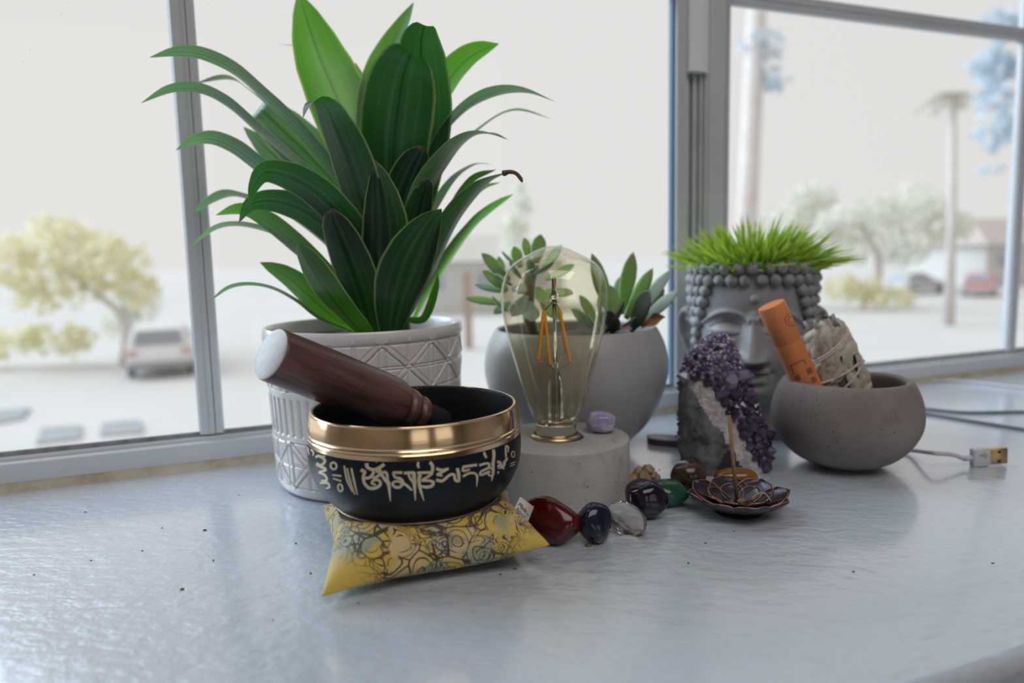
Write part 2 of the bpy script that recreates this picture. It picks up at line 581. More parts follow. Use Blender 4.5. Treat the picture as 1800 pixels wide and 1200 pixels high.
def window(name, label, u0, u1, um0, um1, out):
    w = struct(bpy.data.objects.new(name, None), label)
    COL.objects.link(w)
    w.location = W(u0, 0.565, 0)
    w['category'] = 'window'
    def part(n, bm, mat, **k):
        bmesh.ops.translate(bm, verts=bm.verts, vec=-w.location)
        return obj(n, bm, mat, w, **k)
    rail = prism([(0.548, 0.004), (0.548, 0.0172), (0.5487, 0.0178), (0.5535, 0.0182), (0.5535, 0.0202), (0.5538, 0.0206),
                  (0.5570, 0.0208), (0.5570, 0.0222), (out, 0.0225), (out, 0.004)], u0 - 0.03, u1)
    part('bottom_rail', rail, FRAME, smooth=False)
    part('gasket', prism([(0.5568, 0.0206), (0.5568, 0.0240), (0.5589, 0.0240), (0.5589, 0.0206)], u0, u1), GASKET, smooth=False)
    part('mullion', mullion(um0, um1, 0.0222, 1.08), FRAME, smooth=False)
    for z in (0.362, 0.716):
        for a, b in ((u0, um0), (um1, u1)):
            part('muntin', hmuntin(a, b, z, z + 0.0145), FRAME, smooth=False)
    part('top_rail', wbox(u0 - 0.03, u1 + 0.0, 0.548, 0.600, 1.07, 1.10), FRAME, smooth=False)
    zs = (0.0225, 0.362, 0.716, 1.08)
    for a, b in ((u0, um0), (um1, u1)):
        for i in range(3):
            part('pane', wbox(a - 0.004, b + 0.004, 0.5590, 0.5598, zs[i] + (0.0145 if i else 0) - 0.003, zs[i + 1] + 0.003), PANE, smooth=False)
    return w, part
w1, part1 = window('window_1', 'white framed sliding window behind the green plants', -0.405, 0.3785, -0.0213, -0.0045, 0.563)
part1('stile', vprism([(0.3785, 0.563), (0.3785, 0.560), (0.380, 0.5535), (0.3825, 0.5530), (0.3840, 0.5545), (0.3905, 0.5545), (0.3905, 0.563)], 0.020, 1.08), FRAME, smooth=False)
part1('edge_seal', wbox(0.3772, 0.3786, 0.5565, 0.562, 0.024, 1.07), pm('blue_seal', (0.05, 0.13, 0.22), 0.5), smooth=False)
part1('rail_end', wbox(0.3785, 0.4125, 0.5482, 0.600, 0.0, 0.0185), FRAME, smooth=False)
part1('stile', vprism([(-0.44, 0.60), (-0.44, 0.5535), (-0.405, 0.5535), (-0.405, 0.60)], 0.0, 1.10), FRAME, smooth=False)
w2, part2 = window('window_2', 'white framed sliding window behind the stone head and concrete bowl', 0.4383, 1.235, 0.8275, 0.8430, 0.575)
part2('stile', vprism([(0.4130, 0.563), (0.4130, 0.5560), (0.4150, 0.5535), (0.4250, 0.5535), (0.4265, 0.5560), (0.4330, 0.5560), (0.4340, 0.5535), (0.4383, 0.5560), (0.4383, 0.563)], 0.0, 1.10), FRAME, smooth=False)
part2('stile', vprism([(1.235, 0.60), (1.235, 0.5535), (1.27, 0.5535), (1.27, 0.60)], 0.0, 1.10), FRAME, smooth=False)
# the sash track between the two windows and the short cover that hides its upper part
bm = vprism([(0.3905, 0.575), (0.3905, 0.558), (0.3960, 0.558), (0.3960, 0.566), (0.3995, 0.566), (0.3995, 0.5575), (0.4030, 0.5575), (0.4035, 0.5615),
             (0.4060, 0.5615), (0.4065, 0.5565), (0.4090, 0.5565), (0.4095, 0.5610), (0.4105, 0.5610), (0.4110, 0.556), (0.4130, 0.556), (0.4130, 0.575)], 0.018, 0.31)
part2('sash_track', bm, TRACK, smooth=False)
bm = vprism([(0.3908, 0.563), (0.3908, 0.5520), (0.3930, 0.5495), (0.4040, 0.5495), (0.4125, 0.5535), (0.4128, 0.563)], 0.3000, 1.08)
part2('track_cover', bm, pm('cover_white', (0.84, 0.86, 0.87), 0.4), smooth=False)
bm = prism([(0.556, 0.0), (0.5425, 0.0), (0.5440, 0.0022), (0.5465, 0.0046), (0.5485, 0.0050), (0.556, 0.0050)], -0.45, 1.27)
struct(obj('trim_1', bm, CAULK, smooth=False), 'thin brown stained caulk strip along the foot of the windows')

# ------------------------------------------------------------------ planter and plant
def planter_mesh():
    NU, R0, Hh = 900, 0.0635, 0.1025
    zs = []
    z = 0.0
    while z < 0.0955:
        zs.append(z)
        z += 0.00042
    zs = np.array(zs)
    th = np.linspace(0, 2 * PI, NU, endpoint=False)
    T, Z = np.meshgrid(th, zs)
    def line(d, w=0.0011, g=0.00055):
        # a raised bar of half width w with a groove either side
        a = np.abs(d)
        return np.where(a < w, 0.0004, 0) - 0.0009 * np.exp(-((a - w - 0.0004) / g) ** 2)
    Rz = 0.0590 + (0.0635 - 0.0590) * np.clip(Z / 0.10, 0, 1) ** 0.8
    foot = np.clip(1 - Z / 0.006, 0, 1)
    Rz = Rz - 0.004 * foot ** 2.2
    hgt = np.zeros_like(Z)
    cell = 2 * PI / 12
    ph = np.mod(T - math.radians(-70), cell) / cell - 0.5
    x = ph * cell * 0.061
    cw, w2 = cell * 0.061, cell * 0.061 / 2
    for z0, z1 in ((0.0660, 0.0955), (0.0070, 0.0365)):
        inb = (Z > z0) & (Z < z1)
        zc, hh = (z0 + z1) / 2, (z1 - z0) / 2
        y = Z - zc
        s = 1 / math.hypot(w2, hh)
        d1 = (y * w2 - x * hh) * s
        d2 = (y * w2 + x * hh) * s
        h = np.minimum(line(d1), 0) + np.minimum(line(d2), 0) + line(np.abs(x) - w2 + 0.0006, 0.0012) + np.minimum(line(x, 0.0002), 0) + np.minimum(line(y, 0.0002), 0)
        h += 0.0004 * ((np.abs(d1) < 0.0011) | (np.abs(d2) < 0.0011))
        h += np.minimum(line(y - hh, 0.0004), 0) + np.minimum(line(y + hh, 0.0004), 0)
        hgt += np.where(inb, np.clip(h, -0.0011, 0.0005), 0)
    inb = (Z > 0.0390) & (Z < 0.0630)
    fl = np.mod(T * 60 / (2 * PI), 1.0)
    end = np.minimum(np.clip((Z - 0.039) / 0.0015, 0, 1), np.clip((0.063 - Z) / 0.0015, 0, 1))
    hgt += np.where(inb, -0.0009 * np.clip(np.sin(fl * 2 * PI) * 1.6, 0, 1) * end, 0)
    R = Rz + hgt
    V = np.stack([R * np.cos(T), R * np.sin(T), Z], -1).reshape(-1, 3)
    Fc = grid_faces(NU, len(zs), True)
    V = [tuple(p) for p in V]
    # rolled rim, inside wall and floor
    top = len(zs) - 1
    last = [top * NU + k for k in range(NU)]
    prev = last
    for r, zz in ((0.0640, 0.0962), (0.0640, 0.0995), (0.0637, 0.1016), (0.0630, 0.1026), (0.0618, 0.1026), (0.0610, 0.1018), (0.0605, 0.0990), (0.0595, 0.0880), (0.0560, 0.0600)):
        base = len(V)
        V += [(r * cos(a), r * sin(a), zz) for a in th]
        cur = [base + k for k in range(NU)]
        for k in range(NU):
            Fc.append((prev[k], prev[(k + 1) % NU], cur[(k + 1) % NU], cur[k]))
        prev = cur
    Fc.append(tuple(reversed(range(NU))))
    return V, Fc
GLAZE = NT('cream_glaze')
GLAZE.col(GLAZE.ramp(GLAZE.noise(30, 3), [(0.3, (0.66, 0.63, 0.62)), (0.7, (0.74, 0.71, 0.70))]))
GLAZE.set(Roughness=0.22, Coat_Weight=0.3, Coat_Roughness=0.1)
GLAZE = GLAZE.m
SOIL = pm('soil', (0.025, 0.018, 0.013), 0.95, (0.07, 0.05, 0.035), 120, bump=1.0, bscale=400, bdist=0.002)
PC = Vector((-0.0965, 0.4745, 0))
plant = empty('potted_dracaena', PC, 'tall leafy green dracaena in a cream pot embossed with star and stripe patterns', 'plant')
v, f = planter_mesh()
pyobj('planter', v, f, GLAZE, plant, sharp=50)
def soil_disc(r, z, parent, seed):
    vv, N = [], 48
    rings = 9
    vv.append((0, 0, z + 0.004))
    for i in range(1, rings + 1):
        for k in range(N):
            a = 2 * PI * k / N
            rr = r * i / rings
            vv.append((rr * cos(a), rr * sin(a), z + 0.004 * (1 - i / rings) + 0.0022 * fbm(Vector((rr * cos(a) * 90, rr * sin(a) * 90, seed)))))
    ff = [(0, 1 + k, 1 + (k + 1) % N) for k in range(N)]
    for i in range(rings - 1):
        for k in range(N):
            a = 1 + i * N
            ff.append((a + k, a + N + k, a + N + (k + 1) % N, a + (k + 1) % N))
    return pyobj('soil', vv, ff, SOIL, parent)
soil_disc(0.0598, 0.092, plant, 1.0)

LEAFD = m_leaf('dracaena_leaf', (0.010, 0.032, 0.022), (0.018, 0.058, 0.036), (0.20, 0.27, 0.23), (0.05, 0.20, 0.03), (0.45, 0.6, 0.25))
LEAFP = m_leaf('dracaena_leaf_striped', (0.045, 0.125, 0.095), (0.11, 0.23, 0.19), (0.70, 0.74, 0.70), (0.16, 0.36, 0.10), (0.6, 0.62, 0.45))  # blue-grey base colour paints in the sky's sheen on the arching leaves
LEAFB = m_leaf('dracaena_leaf_bright', (0.02, 0.085, 0.014), (0.04, 0.14, 0.022), (0.16, 0.28, 0.10), (0.15, 0.46, 0.03), (0.5, 0.65, 0.2))  # brighter copy of the leaf green, with backlight put into its colour
WT = [(0, 0.42), (0.2, 0.72), (0.42, 0.97), (0.55, 1.0), (0.7, 0.9), (0.82, 0.68), (0.92, 0.38), (0.97, 0.16), (1, 0.015)]
WR = [(0, 0.60), (0.2, 0.82), (0.42, 0.97), (0.60, 1.0), (0.72, 0.96), (0.82, 0.84), (0.90, 0.64), (0.955, 0.42), (0.985, 0.24), (1, 0.05)]
WB = [(0, 0.55), (0.2, 0.85), (0.42, 1.0), (0.62, 1.0), (0.78, 0.9), (0.89, 0.7), (0.95, 0.48), (0.985, 0.25), (1, 0.04)]
def leaf(parent, spine, width, mat, face=None, roll=0.0, fold=0.16, tab=WT, wave=0.0, nt=48, nv=9, seed=0, name='leaf'):
    """spine runs base to tip in world space; width in metres; face is the horizontal outward direction of the leaf"""
    P = catmull(spine, 10)
    L = [0]
    for a, b in zip(P, P[1:]):
        L.append(L[-1] + (b - a).length)
    tot = L[-1]
    pts = []
    for i in range(nt):
        s = tot * i / (nt - 1)
        k = min(max(np.searchsorted(L, s) - 1, 0), len(P) - 2)
        q = (s - L[k]) / max(L[k + 1] - L[k], 1e-9)
        pts.append(P[k].lerp(P[k + 1], q))
    h = Vector(face) if face is not None else (pts[-1] - pts[0])
    h = Vector((h.x, h.y, 0)).normalized()
    side0 = Vector((-h.y, h.x, 0))
    tx, ty = zip(*tab)
    V, UV = [], []
    o = parent.location
    for i, p in enumerate(pts):
        T = (pts[min(i + 1, nt - 1)] - pts[max(i - 1, 0)]).normalized()
        if i == 0:
            cur = (side0 - T * side0.dot(T)).normalized()
            sgn = -1 if (T.cross(cur) * -1).dot(Vector((0, 0, 1)) - h * 0.8) >= 0 else 1
        else:
            cur = (cur - T * cur.dot(T)).normalized()
        sd_ = Matrix.Rotation(roll, 3, T) @ cur
        N = T.cross(sd_) * sgn
        t = i / (nt - 1)
        w = width * (0.65 if mat.name == 'dracaena_leaf_striped' else 0.5) * np.interp(t, tx, ty)
        for j in range(nv):
            q = 2 * j / (nv - 1) - 1
            wob = wave * w * sin(t * 9 + seed + q) * abs(q)
            V.append(p + sd_ * (w * q * (1 - 0.25 * fold * q * q)) + N * (fold * w * (abs(q) ** 1.5) * (1 - 0.3 * t) + wob) - o)
            UV.append((j / (nv - 1), t))
    Fc = grid_faces(nv, nt)
    ob = pyobj(name, V, Fc, mat, parent)
    uvl = ob.data.uv_layers.new(name='UVMap')
    for lp in ob.data.loops:
        uvl.data[lp.index].uv = UV[lp.vertex_index]
    return ob
SX, SY = D(690, 450, 0.474).x, 0.474
def pl(*q):
    """q: (x, y, depth) picture coordinates with a real depth for each spine point"""
    return [D(*a) for a in q]
# upright crown
LV = [
 # spine, width, material, kwargs
 (pl((668, 400, .478), (640, 300, .490), (600, 190, .500), (558, 90, .505), (524, -14, .505)), .046, LEAFB, dict(face=(-.35, 1, 0), fold=.25)),
 (pl((662, 380, .480), (655, 230, .495), (672, 120, .505), (727, 4, .515)), .026, LEAFB, dict(face=(.3, 1, 0), fold=.3)),
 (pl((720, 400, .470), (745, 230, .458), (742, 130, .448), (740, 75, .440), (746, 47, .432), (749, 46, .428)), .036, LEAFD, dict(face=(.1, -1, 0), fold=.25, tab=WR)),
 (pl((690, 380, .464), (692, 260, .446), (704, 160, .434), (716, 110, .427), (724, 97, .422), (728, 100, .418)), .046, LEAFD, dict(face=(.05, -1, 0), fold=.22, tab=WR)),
 (pl((712, 380, .476), (755, 210, .480), (790, 140, .484), (830, 98, .488), (877, 77, .495)), .030, LEAFB, dict(face=(1, .25, 0), roll=-0.75, fold=.25)),
 (pl((705, 420, .470), (760, 270, .470), (810, 200, .470), (865, 166, .470), (920, 160, .466), (977, 179, .460)), .020, LEAFP, dict(face=(1, -.25, 0), roll=0.15)),
 (pl((705, 440, .474), (790, 285, .490), (850, 222, .498), (905, 194, .502), (970, 209, .505)), .018, LEAFP, dict(face=(1, .2, 0), roll=0.1)),
 (pl((705, 450, .462), (745, 340, .452), (785, 275, .446), (820, 243, .442), (855, 235, .438), (894, 246, .432)), .026, LEAFP, dict(face=(1, -.7, 0), roll=0.3)),
 (pl((715, 470, .475), (780, 340, .490), (830, 292, .494), (868, 289, .498)), .016, LEAFP, dict(face=(1, .1, 0), roll=0.3)),
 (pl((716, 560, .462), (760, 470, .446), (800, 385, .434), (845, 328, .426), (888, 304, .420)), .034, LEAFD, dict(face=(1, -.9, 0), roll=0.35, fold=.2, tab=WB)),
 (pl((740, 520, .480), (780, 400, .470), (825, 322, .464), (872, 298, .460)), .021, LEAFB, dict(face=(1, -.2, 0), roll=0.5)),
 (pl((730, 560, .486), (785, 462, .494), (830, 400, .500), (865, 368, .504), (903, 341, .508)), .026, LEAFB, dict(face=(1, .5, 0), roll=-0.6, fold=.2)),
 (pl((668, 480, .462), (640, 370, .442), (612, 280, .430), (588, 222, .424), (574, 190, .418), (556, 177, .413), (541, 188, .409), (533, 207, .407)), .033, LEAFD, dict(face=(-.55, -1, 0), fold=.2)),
 (pl((655, 430, .470), (590, 310, .468), (530, 238, .466), (470, 178, .464), (412, 124, .462), (355, 96, .460), (310, 92, .458), (263, 101, .455)), .020, LEAFP, dict(face=(-1, -.2, 0), roll=0.25)),
 (pl((660, 420, .480), (560, 280, .490), (490, 205, .500), (440, 160, .506), (400, 137, .510), (342, 147, .514)), .013, LEAFP, dict(face=(-1, .2, 0), roll=0.1)),
 (pl((655, 450, .468), (600, 350, .462), (520, 285, .458), (450, 226, .454), (400, 183, .452), (350, 158, .450), (300, 158, .448), (248, 181, .445)), .018, LEAFP, dict(face=(-1, -.2, 0), roll=0.2)),
 (pl((650, 440, .484), (600, 340, .494), (545, 275, .502), (490, 222, .508), (460, 194, .512), (447, 200, .520)), .027, LEAFP, dict(face=(-1, .6, 0), roll=-0.8, tab=WB)),
 (pl((600, 400, .490), (520, 310, .500), (470, 262, .508), (428, 223, .512)), .017, LEAFP, dict(face=(-1, .5, 0), roll=-0.5)),
 (pl((645, 470, .472), (560, 372, .470), (500, 322, .468), (455, 292, .466), (415, 262, .464), (375, 245, .462), (340, 248, .460), (309, 264, .456)), .020, LEAFP, dict(face=(-1, -.25, 0), roll=0.35)),
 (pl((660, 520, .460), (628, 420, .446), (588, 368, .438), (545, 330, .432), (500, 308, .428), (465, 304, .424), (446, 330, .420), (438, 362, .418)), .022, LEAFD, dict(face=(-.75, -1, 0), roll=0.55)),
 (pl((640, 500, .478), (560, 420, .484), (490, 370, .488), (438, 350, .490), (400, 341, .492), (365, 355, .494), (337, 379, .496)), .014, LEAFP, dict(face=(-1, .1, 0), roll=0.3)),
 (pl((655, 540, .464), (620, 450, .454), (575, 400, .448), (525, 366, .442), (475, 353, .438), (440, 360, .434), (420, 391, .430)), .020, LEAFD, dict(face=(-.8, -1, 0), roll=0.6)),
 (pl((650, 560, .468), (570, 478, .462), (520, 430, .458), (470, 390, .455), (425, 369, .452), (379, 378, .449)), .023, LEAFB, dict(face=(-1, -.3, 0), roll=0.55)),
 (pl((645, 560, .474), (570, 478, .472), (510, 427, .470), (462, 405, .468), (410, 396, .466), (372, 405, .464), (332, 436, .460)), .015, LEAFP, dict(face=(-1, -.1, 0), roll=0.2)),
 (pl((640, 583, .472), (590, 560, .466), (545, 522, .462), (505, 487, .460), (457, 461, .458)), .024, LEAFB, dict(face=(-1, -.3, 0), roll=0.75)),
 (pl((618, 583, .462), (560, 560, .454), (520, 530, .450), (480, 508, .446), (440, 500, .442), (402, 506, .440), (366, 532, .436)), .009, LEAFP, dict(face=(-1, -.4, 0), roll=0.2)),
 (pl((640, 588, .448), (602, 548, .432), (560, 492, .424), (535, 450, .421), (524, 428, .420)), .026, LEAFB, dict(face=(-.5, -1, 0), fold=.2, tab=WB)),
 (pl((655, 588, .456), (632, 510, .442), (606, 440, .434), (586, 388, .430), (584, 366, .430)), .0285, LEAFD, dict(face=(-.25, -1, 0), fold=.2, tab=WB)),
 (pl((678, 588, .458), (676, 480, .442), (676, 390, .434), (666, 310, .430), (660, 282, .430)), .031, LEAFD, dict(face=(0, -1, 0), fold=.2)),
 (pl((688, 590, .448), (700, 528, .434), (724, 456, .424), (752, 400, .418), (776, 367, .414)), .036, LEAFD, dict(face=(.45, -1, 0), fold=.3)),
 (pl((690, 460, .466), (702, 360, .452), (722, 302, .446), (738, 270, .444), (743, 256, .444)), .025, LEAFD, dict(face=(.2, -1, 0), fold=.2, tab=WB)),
 (pl((700, 500, .462), (726, 410, .448), (742, 350, .440), (748, 326, .438), (738, 318, .436)), .020, LEAFD, dict(face=(.5, -1, 0), fold=.3, tab=WB)),
 (pl((705, 560, .470), (745, 560, .470), (765, 510, .474), (770, 480, .476)), .007, LEAFB, dict(face=(1, 0, 0), roll=1.0)),
 (pl((655, 330, .486), (625, 190, .515), (570, 110, .525), (530, 85, .528), (490, 77, .530)), .008, LEAFP, dict(face=(-1, .3, 0))),
 (pl((655, 330, .490), (640, 200, .512), (625, 110, .520)), .018, LEAFB, dict(face=(-.3, 1, 0))),
 (pl((655, 560, .470), (625, 480, .472), (580, 400, .478), (520, 352, .484), (482, 340, .488)), .020, LEAFB, dict(face=(-1, .3, 0), roll=.8)),
 (pl((710, 540, .480), (770, 430, .490), (840, 340, .496), (880, 320, .500)), .018, LEAFB, dict(face=(1, .4, 0), roll=-.5)),
 (pl((700, 480, .482), (745, 330, .500), (775, 280, .508), (790, 250, .512)), .018, LEAFP, dict(face=(.7, .7, 0), roll=-.4)),
]
for i, (sp, wdt, mt, kw) in enumerate(LV):
    lo = leaf(plant, sp, wdt, mt, seed=i * 1.7, wave=0.05, **kw)
DRY = pm('dry_leaf', (0.08, 0.05, 0.03), 0.8, (0.2, 0.12, 0.06), 200)
bm = tube([p - PC for p in catmull(pl((884, 305, .4205), (895, 302, .419), (906, 304, .418), (914, 312, .417), (918, 320, .416)), 4)], [0.0016, 0.0019, 0.0015, 0.0014, 0.0013, 0.0013, 0.0013, 0.0012, 0.0012, 0.0012, 0.0012, 0.0012, 0.0012, 0.0012, 0.001, 0.0008, 0.0004], 6)
obj('dried_tip', bm, DRY, plant)
bm = tube([p - PC for p in catmull([Vector((SX + .002, SY, 0.09)), Vector((SX, SY, 0.15)), Vector((SX + .004, SY, 0.2)), Vector((SX + .006, SY, 0.235))], 5)], 0.008, 12)
obj('stem', bm, pm('stem_green', (0.04, 0.10, 0.02), 0.6, (0.08, 0.14, 0.04), 60), plant)

# ------------------------------------------------------------------ grey pot with succulents
QC = Vector((0.0465, 0.5310, 0))
pot = empty('potted_succulent', QC, 'grey round pot of pointed succulents behind the glass light bulb', 'plant')
prof = smoothprof([(0, 0), (0.030, 0), (0.0345, 0.0015), (0.0420, 0.010), (0.0510, 0.0195), (0.0590, 0.032), (0.0650, 0.048), (0.0672, 0.062), (0.0655, 0.076), (0.0615, 0.086), (0.0588, 0.0905),
                   (0.0570, 0.0910), (0.0560, 0.0895), (0.0565, 0.086), (0.0580, 0.070), (0.0500, 0.030)], 5)
POTM = NT('grey_pot_glaze')
POTM.col(POTM.ramp(POTM.noise(14, 4), [(0.3, (0.33, 0.335, 0.34)), (0.7, (0.40, 0.405, 0.41))]))
POTM.set(Roughness=0.36)
obj('pot', lathe(prof, 128), POTM.m, pot)
soil_disc(0.0562, 0.082, pot, 5.0)
def succ_mat(name, a, b, tip):
    t = NT(name)
    z = t.n.new('ShaderNodeSeparateXYZ')
    t.lk(t.tc('UV'), z.inputs[0])
    oi = t.n.new('ShaderNodeObjectInfo')
    c = t.mix(oi.outputs['Random'], a, b)
    c = t.mix(t.ramp(z.outputs[1], [(0.72, 0.0), (0.98, 1.0)]), c, tip)
    t.col(c)
    t.set(Roughness=0.45, Subsurface_Weight=0.25, Subsurface_Radius=(0.004, 0.008, 0.002), Subsurface_Scale=0.6)
    return t.m
SUC1 = succ_mat('succulent_green', (0.20, 0.38, 0.09), (0.30, 0.46, 0.17), (0.26, 0.26, 0.17))
SUC2 = succ_mat('succulent_purple', (0.06, 0.09, 0.05), (0.08, 0.085, 0.065), (0.07, 0.04, 0.05))
SUC3 = succ_mat('succulent_blue', (0.30, 0.42, 0.33), (0.40, 0.50, 0.46), (0.30, 0.30, 0.32))
def succ_leaf_mesh(name, mat, wide=0.27, thick=0.13, curve=0.10):
    V, UV, NT_, NS = [], [], 16, 12
    for i in range(NT_):
        t = i / (NT_ - 1)
        w = wide * 0.5 * np.interp(t, [0, .12, .35, .58, .78, .92, 1], [.35, .5, .82, 1, .84, .42, .02])
        th_ = thick * 0.5 * np.interp(t, [0, .3, .6, .85, 1], [.6, 1, .95, .55, .03])
        for k in range(NS):
            a = 2 * PI * k / NS
            V.append((w * cos(a), th_ * sin(a) * (1.3 if sin(a) < 0 else 0.6) + curve * t * t - 0.12 * abs(cos(a)) ** 2 * -w, t))
            UV.append((k / NS, t))
    Fc = grid_faces(NS, NT_, True) + [tuple(reversed(range(NS))), tuple(range((NT_ - 1) * NS, NT_ * NS))]
    me = bpy.data.meshes.new(name)
    me.from_pydata(V, [], Fc)
    me.polygons.foreach_set('use_smooth', [True] * len(me.polygons))
    uvl = me.uv_layers.new(name='UVMap')
    for lp in me.loops:
        uvl.data[lp.index].uv = UV[lp.vertex_index]
    me.materials.append(mat)
    return me
SM = {k: succ_leaf_mesh('succulent_leaf', mt, w_, .13, c) for k, (mt, w_, c) in dict(g=(SUC1, .46, .06), p=(SUC2, .55, .05), b=(SUC3, .46, .08), n=(SUC1, .27, .03), bn=(SUC3, .27, .03)).items()}
def place_leaf(parent, base, tip, kind, fat=1.0, center=None):
    d = tip - base
    L = d.length
    zx = d.normalized()
    c = center if center is not None else base
    up = Vector((0.1, -0.75, 1))
    yx = (up - zx * up.dot(zx))
    if yx.length < 0.2:
        yx = -(Vector((d.x, d.y, 0)) - zx * Vector((d.x, d.y, 0)).dot(zx))
    yx.normalize()
    xx = yx.cross(zx)
    M = Matrix((xx * L * fat, yx * L * fat, zx * L)).transposed().to_4x4()
    M.translation = base - parent.location
    o = bpy.data.objects.new('leaf', SM[kind])
    COL.objects.link(o)
    o.parent = parent
    o.matrix_basis = M
    return o
random.seed(4)
c1 = D(930, 500, 0.530)
for b, t_, k, ft in [((896, 492, .526), (843, 447, .520), 'g', 1), ((892, 508, .524), (844, 479, .512), 'g', 1.15), ((890, 512, .532), (832, 501, .528), 'bn', 1.2), ((888, 533, .520), (815, 525, .514), 'n', 1.0),
                    ((892, 545, .514), (863, 522, .500), 'n', 1.1), ((905, 462, .520), (879, 444, .508), 'b', 1.0), ((915, 470, .534), (902, 433, .536), 'g', 1.25), ((930, 458, .534), (921, 417, .536), 'n', 1.5),
                    ((942, 462, .532), (951, 411, .530), 'g', 1.15), ((896, 530, .522), (868, 555, .512), 'b', 1.0), ((885, 495, .530), (876, 450, .535), 'n', 1.3), ((955, 470, .526), (990, 432, .520), 'g', 1.0),
                    ((900, 500, .520), (869, 482, .508), 'bn', 1.2), ((960, 490, .522), (1012, 468, .514), 'g', 1.0), ((940, 480, .512), (975, 465, .490), 'b', 1.0), ((920, 500, .512), (905, 520, .488), 'b', 1.0),
                    ((945, 505, .510), (962, 540, .492), 'g', 1.1), ((925, 520, .516), (900, 560, .500), 'b', 1.1), ((960, 510, .520), (1008, 520, .506), 'g', 1.1), ((935, 485, .516), (930, 455, .502), 'b', 1.1),
                    ((915, 487, .518), (893, 462, .502), 'b', 1.1), ((950, 525, .516), (985, 565, .500), 'g', 1.1), ((930, 530, .514), (935, 570, .496), 'b', 1.2)]:
    place_leaf(pot, D(*b), D(*t_), k, ft)
bm = tube([p - QC for p in catmull([Vector((0.018, 0.535, 0.083)), D(930, 560, .532), D(930, 500, .530), D(938, 465, .530)], 5)], 0.0045, 10)
obj('stem', bm, pm('succulent_stem', (0.14, 0.16, 0.08), 0.7, (0.22, 0.2, 0.12), 90), pot)
for b, t_, k, ft in [((1078, 562, .520), (1037, 445, .512), 'n', 1.0), ((1092, 552, .528), (1113, 442, .528), 'n', .95), ((1100, 560, .520), (1149, 471, .512), 'n', 1.0), ((1108, 566, .524), (1181, 474, .524), 'bn', 0.8),
                    ((1120, 572, .520), (1195, 510, .512), 'bn', 1.0), ((1066, 580, .508), (1101, 531, .488), 'p', 1.15), ((1108, 580, .508), (1147, 511, .490), 'p', .98), ((1088, 548, .536), (1094, 484, .545), 'b', 1.0),
                    ((1118, 560, .534), (1155, 512, .545), 'b', .8), ((1125, 562, .530), (1169, 508, .530), 'p', .6), ((1062, 575, .514), (1047, 520, .498), 'g', 1.0), ((1058, 585, .506), (1030, 555, .490), 'g', 1.0),
                    ((1080, 568, .522), (1070, 500, .520), 'g', 1.0), ((1055, 572, .520), (1015, 520, .515), 'g', .9), ((1050, 578, .524), (1000, 545, .520), 'b', 1.0), ((1090, 575, .510), (1118, 560, .495), 'b', .9),
                    ((1075, 583, .506), (1072, 548, .486), 'p', 1.1)]:
    place_leaf(pot, D(*b), D(*t_), k, ft)
leaf(pot, [D(1128, 576, .515), D(1148, 566, .508), D(1170, 557, .503)], .011, pm('dry_succulent_leaf', (0.22, 0.09, 0.04), 0.7, (0.36, 0.17, 0.09), 150), face=(1, -.5, 0), roll=.9, fold=.6, wave=.3, name='dried_leaf')
leaf(pot, [D(1085, 582, .497), D(1098, 577, .493), D(1112, 580, .491)], .005, pm('pink_dry_leaf', (0.4, 0.2, 0.2), 0.7), face=(1, -.5, 0), roll=.4, fold=.6, wave=.4, name='dried_leaf')

# ------------------------------------------------------------------ lamp base and bulb
LC = Vector((0.0283, 0.4330, 0))
lamp = empty('lamp_base', LC, 'round concrete lamp base holding the glass light bulb', 'lamp base')
LB = m_concrete('lamp_concrete', (0.34, 0.33, 0.32), (0.47, 0.455, 0.435), (0.15, 0.14, 0.135))
bm = lathe([(0, 0), (0.0405, 0), (0.0414, 0.0008), (0.0415, 0.033), (0.0411, 0.0338), (0.0404, 0.0341), (0.0142, 0.0341), (0.0140, 0.0335), (0.0140, 0.020), (0, 0.020)], 160)
obj('concrete_body', bm, LB, lamp, sharp=35)
BRASS = pm('brushed_brass', (0.72, 0.55, 0.36), 0.28, (0.60, 0.45, 0.30), 40, metal=1.0)
NICKEL = pm('nickel_collar', (0.66, 0.62, 0.57), 0.2, metal=1.0)
GOLD = NT('bowl_bronze')
gv = GOLD.mapped((1, 1, 40))
GOLD.col(GOLD.ramp(GOLD.noise(40, 3), [(0.3, (0.90, 0.62, 0.36)), (0.7, (0.96, 0.71, 0.44))]))
GOLD.set(Metallic=1.0, Roughness=0.13)
GOLD.bump(GOLD.noise(60, 2, 0.5, gv), 0.06, 0.0005)
GOLD = GOLD.m
BX = D(978, 766, 0.4330).x - LC.x
BB = Vector((LC.x + BX, LC.y, 0))
bm = lathe([(0.0118, 0.0335), (0.0150, 0.0341), (0.0154, 0.0348), (0.0150, 0.0356), (0.0138, 0.0364), (0.0128, 0.0366), (0.0124, 0.0362), (0.0122, 0.0345)], 96, off=(BX, 0, 0))
obj('socket_ring', bm, BRASS, lamp)
bulb = empty('light_bulb', BB + Vector((0, 0, 0.0345)), 'clear amber teardrop light bulb with orange filaments on the concrete base', 'light bulb')
BZ = 0.0345
def bprof(pts):
    return [(r, z - BZ) for r, z in pts]
outer = [(0.0105, 0.0420), (0.0120, 0.0432), (0.0142, 0.0466), (0.0180, 0.0571), (0.0235, 0.0765), (0.0281, 0.0939), (0.0309, 0.1080), (0.0318, 0.1175), (0.0310, 0.1265), (0.0275, 0.1355), (0.0215, 0.1412), (0.0140, 0.1452), (0.0085, 0.1478), (0.0040, 0.1492), (0, 0.1496)]
op = smoothprof(bprof(outer), 6)
n_ = []
